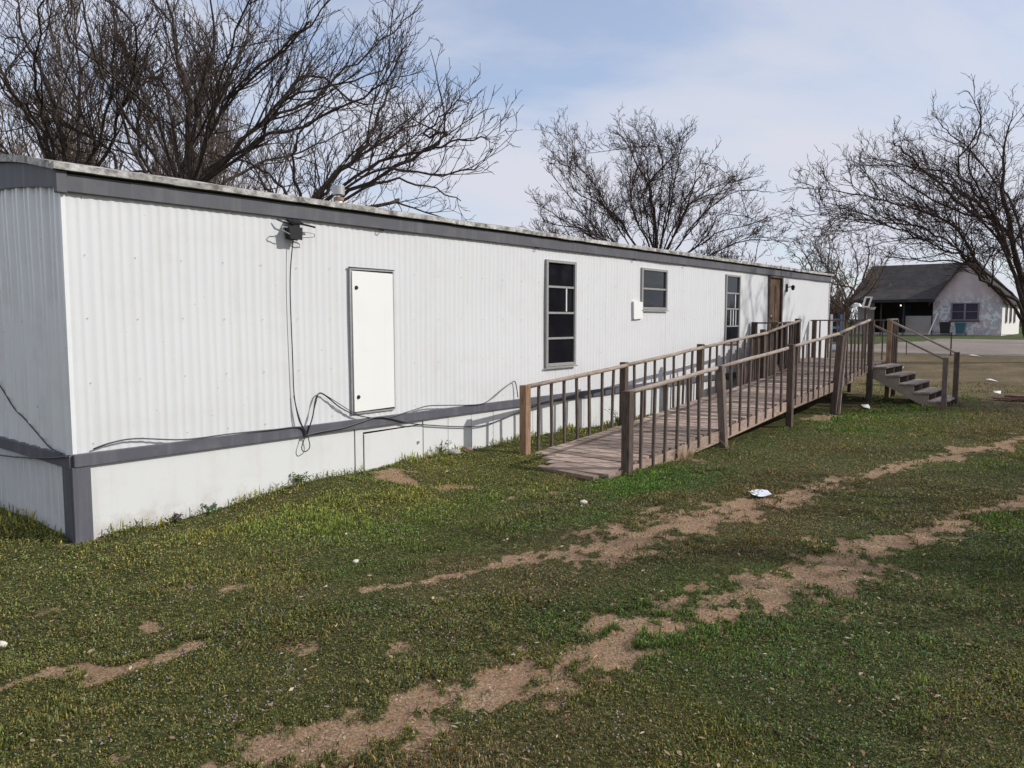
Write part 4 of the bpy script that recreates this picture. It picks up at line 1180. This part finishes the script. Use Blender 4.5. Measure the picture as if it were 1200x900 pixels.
# ------------------------------------------------------------------ litter and small things
def G(x, y): return float(gz(x, y))
x, y = 4.87, -3.46; z = G(x,y)
pap = empty('paper_sheet', (x,y,z), 'crumpled white paper with blue print lying on the bare track', 'paper')
mb = MB(); n = 8
A = Vector((.64,-.77,0)); B = Vector((.77,.64,0))
for i in range(n+1):
    for j in range(n+1):
        u, v = i/n-.5, j/n-.5
        h = .028+.010*math.sin(u*4+v*2)+.005*math.sin(v*8+1)+.03*u*u
        mb.v.append(Vector((x,y,z))+A*(u*.17)+B*(v*.24)+Vector((0,0,h)))
for i in range(n):
    for j in range(n):
        mb.f.append((i*(n+1)+j,(i+1)*(n+1)+j,(i+1)*(n+1)+j+1,i*(n+1)+j+1)); mb.m.append(1 if (2 <= i <= 5 and 4 <= j <= 5 and (i+j) % 2) else 0)
mb.build('sheet', [M['white_paper'], M['blue_print']], pap)
def blob(name, x, y, s, mat, label, cat, sq=.6, z=None, group=None):
    rs = random.Random(int(x*100)); z = G(x,y) if z is None else z
    me = bpy.data.meshes.new(name)
    import bmesh
    bm = bmesh.new(); bmesh.ops.create_icosphere(bm, subdivisions=3, radius=1)
    for v in bm.verts:
        p = v.co; k = 1+.28*(float(fbm(p.x*1.7+x, p.y*1.7+p.z*2.1+y, 3))-.5)*2
        v.co = Vector((p.x*s*1.2*k, p.y*s*k, p.z*s*sq*k))
    bm.to_mesh(me); bm.free(); me.materials.append(mat)
    for p in me.polygons: p.use_smooth = True
    o = bpy.data.objects.new(name, me); COL.objects.link(o); o.location = (x,y,z+s*sq*.6); o.rotation_euler = (0,0,rs.random()*6)
    return tag(o, label, cat, group)
M['stone'] = plain('pale_stone', (.62,.58,.48), .9, 0, .2, 20)
blob('stone', 3.51, -2.32, .03, M['stone'], 'small pale stone in the grass right of the small bare patches', 'stone', .8)
blob('stone', 1.05, -2.05, .018, M['stone'], 'tiny pale stone in the grass below the storage door', 'stone', .8)
blob('stone', -1.05, -1.75, .022, M['stone'], 'small whitish stone in the grass near the left edge', 'stone', .8)
blob('rubble', 4.10, -.07, .085, M['concrete'], 'broken grey brown rubble against the skirting beside the access panel', 'rubble', .45)
blob('rubble', 4.32, -.08, .07, plain('brown_rubble', (.20,.14,.10), .9, 0, .3, 20), 'brown chunk against the skirting, right of the larger grey rubble', 'rubble', .5)
def scrap(x, y, s, label, rot=0, mat='white_plastic', hh=.4):
    z = G(x,y)
    mb = MB(); c = Vector((x,y,z+.012)); a = Vector((math.cos(rot),math.sin(rot),0))*s; b = Vector((-math.sin(rot),math.cos(rot),0))*s*.6
    P = [c-a-b*.7, c+a-b+Vector((0,0,s*hh)), c+a*.9+b+Vector((0,0,s*hh*.8)), c-a*.8+b*.9+Vector((0,0,s*.2)), c+Vector((0,0,s*hh*.9))]
    mb.v = P; mb.f = [(0,1,4),(1,2,4),(2,3,4),(3,0,4)]; mb.m = [0]*4
    o = mb.build('litter', M[mat]); tag(o, label, 'litter')
scrap(13.35, -2.18, .12, 'white carton scrap beside the ramp under the leaning post', .5, hh=.5)
scrap(22.5, -3.03, .15, 'white scrap on the grass just right of the steps', .9)
scrap(33.8, -.9, .2, 'white scrap in front of the kerb past the steps', 1.2)
scrap(18.3, -3.7, .13, 'white scrap on the grass, nearest one right of the steps', .2)
scrap(20.6, -4.35, .13, 'small white scrap on the far grass near the reddish boards', 1.5)
# reddish boards lying in the grass
pb = empty('board_pile', (16.9,-4.55,0), 'low reddish brown boards lying in the grass near the right edge', 'boards')
for (dx,dy,r_,L_,zz) in ((0,0,.2,.75,.05),(.25,-.18,.32,.7,.05),(.1,-.05,.05,.6,.09)):
    c = Vector((16.9+dx,-4.55+dy,G(16.9,-4.5)+zz)); d = Vector((math.sin(r_),-math.cos(r_),0))
    MB().quadbox(c, d*L_, Vector((d.y,-d.x,0))*.10, (0,0,.018)).build('board', wood('reddish_board_%d' % int(zz*100), (.16,.075,.055), (.24,.13,.10), island=False), pb)
# pale green utility box
ub = empty('utility_box', (19.2,-1.19,0), 'pale green metal utility box in the grass behind the landing', 'utility box')
pg_ = plain('pale_green_paint', (.30,.42,.30), .6, 0, .1)
MB().box(19.0,19.45,-1.42,-.98,0,.46).build('cabinet', pg_, ub, bevel=.02)
MB().slab([(18.97,-1.45,.462),(19.48,-1.45,.462),(19.48,-.95,.462),(18.97,-.95,.462)], (0,0,.04)).build('lid', pg_, ub, bevel=.01)

# ------------------------------------------------------------------ trees
class Tree:
    def __init__(s, seed, rmin=.005, twigmul=1., up=.10, lm=1., wob=.13):
        s.lm = lm
        s.r = random.Random(seed); s.big = MB(); s.fine = MB(); s.rmin = rmin; s.k = twigmul; s.up = up; s.wob = wob
    def put(s, pts, r0, r1, level):
        n = len(pts); rad = [max(s.rmin, r0+(r1-r0)*(i/(n-1))**.9) for i in range(n)]
        if level <= 1: s.big.tube(pts, rad, 8 if level == 0 else 6)
        else: s.fine.tube(pts, rad, 4 if level == 2 else 3, caps=False)
        return rad
    def grow(s, p, d, L, r0, level, maxl):
        r = s.r
        n = {1:9,2:7,3:5,4:4,5:3}.get(level, 4)
        pts = [Vector(p)]; dd = Vector(d).normalized(); st = L/n
        bend = Vector((r.gauss(0,1), r.gauss(0,1), r.gauss(0,1)))*.05
        for i in range(n):
            dd = dd+Vector((r.gauss(0,s.wob), r.gauss(0,s.wob), r.gauss(0,s.wob)))+bend+Vector((0,0,s.up*(.6 if level < 4 else .3)))
            dd.normalize()
            pts.append(pts[-1]+dd*st*r.uniform(.8,1.2))
        rad = s.put(pts, r0, r0*.35, level)
        s.branch(pts, rad, L, level, maxl)
    def branch(s, pts, rad, L, level, maxl, first=.12):
        if level >= maxl: return
        r = s.r
        seg = [(pts[i+1]-pts[i]).length for i in range(len(pts)-1)]; tot = sum(seg)
        spacing = {0:.24,1:.20,2:.155,3:.12,4:.10}[level]*s.k
        if level == 0: spacing *= 1
        q = first*tot+r.uniform(0, spacing)
        phase = r.uniform(0, 6.28)
        while q < tot*.985:
            a = q; i = 0
            while i < len(seg)-1 and a > seg[i]: a -= seg[i]; i += 1
            t = a/seg[i]; p = pts[i].lerp(pts[i+1], min(1,t)); T = (pts[i+1]-pts[i]).normalized()
            rr = rad[i]+(rad[i+1]-rad[i])*t
            phase += 2.4+r.uniform(-.5,.5)
            u = T.orthogonal().normalized(); w = T.cross(u)
            ang = math.radians(r.uniform(20,46))
            side = u*math.cos(phase)+w*math.sin(phase)
            if side.z < -.35 and r.random() < .55: side.z *= -1
            dd = T*math.cos(ang)+side*math.sin(ang)
            f = q/tot
            ratio = {0:.38,1:.50,2:.55,3:.52,4:.5}[level]
            l = L*ratio*(1.08-.62*f)*r.uniform(.55,1.25)
            if level == 0: l *= s.lm
            l = max(l, .16)
            cr = min(rr*.68, max(s.rmin, .0095*l+.002))
            s.grow(p, dd, l, cr, level+1, maxl)
            q += spacing*r.uniform(.55,1.45)
    def limb(s, ctrl, r0, r1, maxl):
        c = smoothpts(ctrl, 5); r = s.r
        pts = [c[0]]
        L = sum((c[i+1]-c[i]).length for i in range(len(c)-1))
        for p in c[1:-1]: pts.append(p+Vector((r.gauss(0,1),r.gauss(0,1),r.gauss(0,1)))*.0075*min(L,6)*.8)
        pts.append(c[-1])
        rad = s.put(pts, r0, r1, 0)
        s.branch(pts, rad, L, 0, maxl, first=.22)
    def stats(s): return len(s.fine.f)
    def done(s, loc, label, group=None, cat='tree', name='bare_tree', bark='bark', twig='twig'):
        e = empty(name, loc, label, cat, group)
        s.big.build('trunk', M[bark], e, smooth=True)
        print('TREE', label[:30], len(s.fine.f))
        if s.fine.v: s.fine.build('crown', M[twig], e, smooth=True)
        return e
def hyp(limbs): return limbs
GB = 'bare winter trees behind the mobile home'
def maketree(key, seed, trunk_r, rmin, k, maxl, label, group, limb_r=.55, tip=.009, bark='bark', twig='twig', wob=.08, up=.08, extra=0, jit=.8, lm=1.):
    limbs = [list(l) for l in TREES[key]]; rr_ = random.Random(seed*7)
    for q in range(extra):
        l = limbs[1+q % (len(limbs)-1)] if len(limbs) > 1 else limbs[0]; m_ = []
        for i, c in enumerate(l):
            f_ = i/(len(l)-1)*jit
            m_.append((c[0]+rr_.gauss(0,1)*f_, c[1]+rr_.gauss(0,1)*f_, c[2]+rr_.gauss(0,.7)*f_))
        limbs.append(m_)
    t = Tree(seed, rmin, k, up, lm, wob)
    root = Vector(limbs[0][0])
    base = Vector((root.x, root.y, float(gz(root.x, root.y))-.1))
    if root.z > base.z+.1: limbs[0] = [tuple(base)]+list(limbs[0])
    for i, l in enumerate(limbs):
        t.limb(l, trunk_r if i == 0 else trunk_r*limb_r*(.8+.4*t.r.random()), tip, maxl)
    return t.done((base.x, base.y, base.z+.1), label, group, bark=bark, twig=twig)
TREES['R'] = [[(x, y, z if z < 5 else 5+(z-5)*.82) for (x, y, z) in l] for l in TREES['R']]
maketree('A', 21, .12, .0041, 1.18, 4, 'large bare tree with many dark upright limbs behind the left half of the roof', GB, .30, extra=6, lm=.8)
maketree('B', 22, .11, .0044, 1.4, 4, 'large bare tree fanning out behind the shaded left end of the roof', GB, .34, extra=4, jit=1.0, lm=.8)
maketree('D', 23, .085, .0042, 1.05, 4, 'low spreading bare tree behind the metal roof vent', GB, .40, extra=3, jit=.5)
maketree('M', 24, .17, .0066, 1.0, 4, 'broad dome shaped bare tree standing alone behind the middle of the roof', GB, .22, wob=.075, up=.03, extra=15, jit=.8, twig='twig_warm', lm=.55)
maketree('R', 25, .19, .0060, 1.12, 4, 'tall dark bare tree at the right edge in front of the far house', None, .33, wob=.115, up=.02, extra=3, jit=.6, lm=.64)
maketree('E', 26, .15, .010, 1.2, 4, 'crooked pale bare tree between the mobile home and the far house', None, .38, bark='bark_brown', twig='bark_pale', wob=.18, extra=4, lm=.8)

def autotree(x, y, h, spread, seed, label, group, n=9, rmin=.012, k=1.6, maxl=3, bark='bark_brown', twig='bark_pale', tr=.16, name='bare_tree', cat='tree', fork=.16, up=.12):
    t = Tree(seed, rmin, k, up); r = t.r; z = float(gz(x, y))
    b = Vector((x,y,z-.1)); f = Vector((x+r.uniform(-.2,.2), y+r.uniform(-.2,.2), z+h*fork))
    t.limb([b, b.lerp(f,.5), f], tr, tr*.8, 0)
    for i in range(n):
        a = 2*PI*i/n+r.uniform(-.3,.3); q = spread*(r.uniform(.25,1) if i else .1)
        top = Vector((x+math.cos(a)*q, y+math.sin(a)*q, z+h*(1-.45*(q/spread)**2)*r.uniform(.85,1.05)))
        mid = f.lerp(top, .45)+Vector((math.cos(a),math.sin(a),0))*q*.15
        t.limb([f-Vector((0,0,.05)), mid, top], tr*.5, .012, maxl)
    return t.done((x,y,z), label, group, bark=bark, twig=twig, name=name, cat=cat)
autotree(12.5, 20.5, 11.5, 4.2, 31, 'pale brown bare tree seen through the dark limbs above the left roof', GB, 10, .007, 1.3, 4, fork=.12, up=.3)
autotree(7.5, 21.0, 12, 4.5, 32, 'pale brown bare tree farther back at the far left', GB, 10, .007, 1.4, 4, fork=.12, up=.3)
autotree(46, 14.5, 6.6, 3.4, 33, 'thin pale bare tree past the far end of the roof, left of the crooked one', None, 9, .014, 1.7, 4)
autotree(62, 14.5, 6.2, 3.6, 34, 'small brown bare tree behind the left end of the far house', None, 9, .018, 1.9, 4)
# off to the sunny side: the trees whose twig shadows fall on the wall and lawn
autotree(19.5, -9.6, 9.5, 4.2, 41, 'bare tree standing beyond the right edge, shading the brown door', None, 11, .011, 1.6, 4, bark='bark', twig='twig', tr=.2)
autotree(16.5, -19.0, 11, 6.0, 42, 'wide bare tree beyond the right edge whose shadow crosses the lawn', None, 14, .010, 1.6, 4, bark='bark', twig='twig', tr=.25)
autotree(8.6, -14.2, 8.0, 4.5, 43, 'bare tree close beyond the right edge, shading the near lawn', None, 13, .010, 1.4, 4, bark='bark', twig='twig', tr=.2)
# brush beyond the end of the home
def bush(x, y, h, s, seed, label, n=34):
    t = Tree(seed, .014, 1.3, .05); r = t.r; z = float(gz(x,y))
    for i in range(n):
        a = r.uniform(0,6.28); q = s*math.sqrt(r.random())
        d = Vector((math.cos(a)*q, math.sin(a)*q, 0)); top = Vector((x,y,z+h*r.uniform(.6,1)*(1-.4*(q/s)**2)))+d
        t.limb([Vector((x,y,z-.05))+d*.35, Vector((x,y,z+h*.4))+d*.75, top], .04, .012, 3)
    e = t.done((x,y,z), label, 'brown leafless shrubs beyond the mobile home', bark='bark_brown', twig='bark_brown', name='bare_shrub', cat='shrub')
bush(43.5, 7.4, 3.0, 1.1, 51, 'dense brown leafless shrub left of the far house porch')
bush(46.5, 8.9, 3.6, 1.5, 52, 'dense brown leafless shrub just past the far end of the white wall')
bush(52, 11.2, 3.2, 1.6, 53, 'dark leafless shrub against the left end of the far house')
# far wooded horizon
def treeline():
    rs = np.random.RandomState(9); V = []; F = []
    m = barkmat('far_wood', (.07,.055,.05), (.15,.125,.11))
    for i in range(5200):
        a = math.radians(rs.uniform(-50,140)); d = rs.uniform(130,170)
        x = CAM.x+d*math.cos(a); y = CAM.y+d*math.sin(a); hh = (3.0+3.5*float(fbm(a*9,1,3)))*rs.uniform(.6,1)
        w = rs.uniform(.05,.16); ln = rs.uniform(-1.2,1.2); b = len(V); px, py = -math.sin(a)*w, math.cos(a)*w
        V += [(x-px,y-py,.5),(x+px,y+py,.5),(x+ln*-math.sin(a)+px*.3,y+ln*math.cos(a)+py*.3,hh+.7),(x+ln*-math.sin(a)-px*.3,y+ln*math.cos(a)-py*.3,hh+.7)]
        F.append((b,b+1,b+2,b+3))
    o = np_mesh('tree_line', np.array(V), np.array(F), m); tag(o, 'far wooded horizon beyond the street', 'woods', kind='stuff')
treeline()

# weeds: upright clumps
def clump(x, y, h, n, mat, label, cat='weed', spread=.05, seed=1, leafy=False):
    r = random.Random(seed); mb = MB(); z = G(x,y)
    for i in range(n):
        a = r.uniform(0,6.28); l = h*r.uniform(.5,1.1); s_ = r.uniform(.2,1)*spread
        b = Vector((x+math.cos(a)*s_*.4, y+math.sin(a)*s_*.4, z-.01)); o_ = Vector((math.cos(a),math.sin(a),0))*l*r.uniform(.2,.9)
        p = [b, b+o_*.3+Vector((0,0,l*.5)), b+o_*.8+Vector((0,0,l*.85)), b+o_+Vector((0,0,l*.9))]
        mb.tube(p, [.003,.0028,.002,.001], 3, caps=False)
        if leafy:
            for k in range(6):
                q = p[1].lerp(p[3], r.random()); dd = Vector((r.gauss(0,1),r.gauss(0,1),r.gauss(0,.6))).normalized()*.03; e_ = dd.orthogonal().normalized()*.009
                mb.poly([q, q+dd*.5+e_, q+dd, q+dd*.5-e_])
    o = mb.build('weed_clump', mat); tag(o, label, cat)
strawm = plain('dry_straw', (.42,.32,.16), .8); greenm = plain('weed_green', (.055,.11,.03), .7); darkm = plain('dry_dark_stem', (.06,.045,.03), .8)
clump(6.15, -2.03, .22, 34, strawm, 'dry straw coloured weeds bent over beside the outer side of the ramp', seed=2, spread=.18)
clump(7.15, -2.15, .16, 14, strawm, 'small tuft of dry stems at the leaning grey ramp post', seed=3, spread=.1)
clump(7.35, -.35, .30, 16, darkm, 'dark dry weed standing between ramp and skirting', seed=4, leafy=True)
clump(1.05, -.07, .14, 10, greenm, 'small green weed at the foot of the skirting near the left corner', seed=5, leafy=True)
clump(.72, -.06, .10, 8, darkm, 'tiny dark weed against the skirting, nearest the left corner', seed=6, leafy=True)
clump(2.0, -.06, .15, 14, greenm, 'green weed tuft at the skirting left of its dark seam', seed=7, leafy=True)
clump(3.92, -.06, .22, 12, greenm, 'tall thin weed beside the grey rubble at the skirting', seed=8, leafy=True)

# ------------------------------------------------------------------ sky, sun, camera
world = bpy.data.worlds.new('World'); scene.world = world; world.use_nodes = True
nt = world.node_tree; bg = nt.nodes['Background']
sky = N(nt, 'ShaderNodeTexSky', sky_type='NISHITA'); sky.sun_disc = False
sky.sun_elevation = math.asin(SUN.z); sky.sun_rotation = math.atan2(SUN.x, SUN.y)
sky.air_density = 1.0; sky.dust_density = .6; sky.ozone_density = 1.6
tc = N(nt, 'ShaderNodeTexCoord')
sxyz = N(nt, 'ShaderNodeSeparateXYZ'); nt.links.new(tc.outputs['Generated'], sxyz.inputs[0])
# project direction on a flat cloud layer
zc = mathn(nt, 'ADD', mathn(nt, 'MAXIMUM', sxyz.outputs['Z'], 0.0), .12)
cb = N(nt, 'ShaderNodeCombineXYZ')
nt.links.new(mathn(nt, 'DIVIDE', sxyz.outputs['X'], zc), cb.inputs[0]); nt.links.new(mathn(nt, 'DIVIDE', sxyz.outputs['Y'], zc), cb.inputs[1])
mp = N(nt, 'ShaderNodeMapping'); mp.inputs['Rotation'].default_value = (0,0,.5); mp.inputs['Scale'].default_value = (.55,1.0,1); mp.inputs['Location'].default_value = (1.3,.4,0)
nt.links.new(cb.outputs[0], mp.inputs['Vector'])
n1 = N(nt, 'ShaderNodeTexNoise'); n1.inputs['Scale'].default_value = .75; n1.inputs['Detail'].default_value = 7; n1.inputs['Roughness'].default_value = .52; n1.inputs['Distortion'].default_value = .5
nt.links.new(mp.outputs[0], n1.inputs['Vector'])
cm = ramp(nt, n1.outputs['Fac'], [(.35, .34), (.43, .74), (.53, 1.0)])
skc = mix(nt, 1.0, sky.outputs[0], (.155,.16,.172), 'MULTIPLY')
cl = (.70,.72,.81)
final = mix(nt, cm, skc, cl)
nt.links.new(final, bg.inputs['Color']); bg.inputs['Strength'].default_value = 1.0

sl = bpy.data.lights.new('sun', 'SUN'); sl.energy = 3.55; sl.angle = math.radians(.53); sl.color = (1.0,.965,.91)
so = bpy.data.objects.new('sun', sl); COL.objects.link(so)
so.rotation_euler = (-SUN).to_track_quat('-Z', 'Y').to_euler(); so.location = (10,-20,20)

cd = bpy.data.cameras.new('camera'); co = bpy.data.objects.new('camera', cd); COL.objects.link(co)
co.location = CAM; co.rotation_euler = (math.radians(90)-math.atan(75/900.), 0, HEAD-math.radians(90))
cd.sensor_width = 36; cd.lens = 27; cd.clip_start = .05; cd.clip_end = 2000
scene.camera = co
scene.view_settings.view_transform = 'Standard'; scene.view_settings.look = 'None'; scene.view_settings.exposure = 0
scene.render.resolution_x = 1024; scene.render.resolution_y = 768
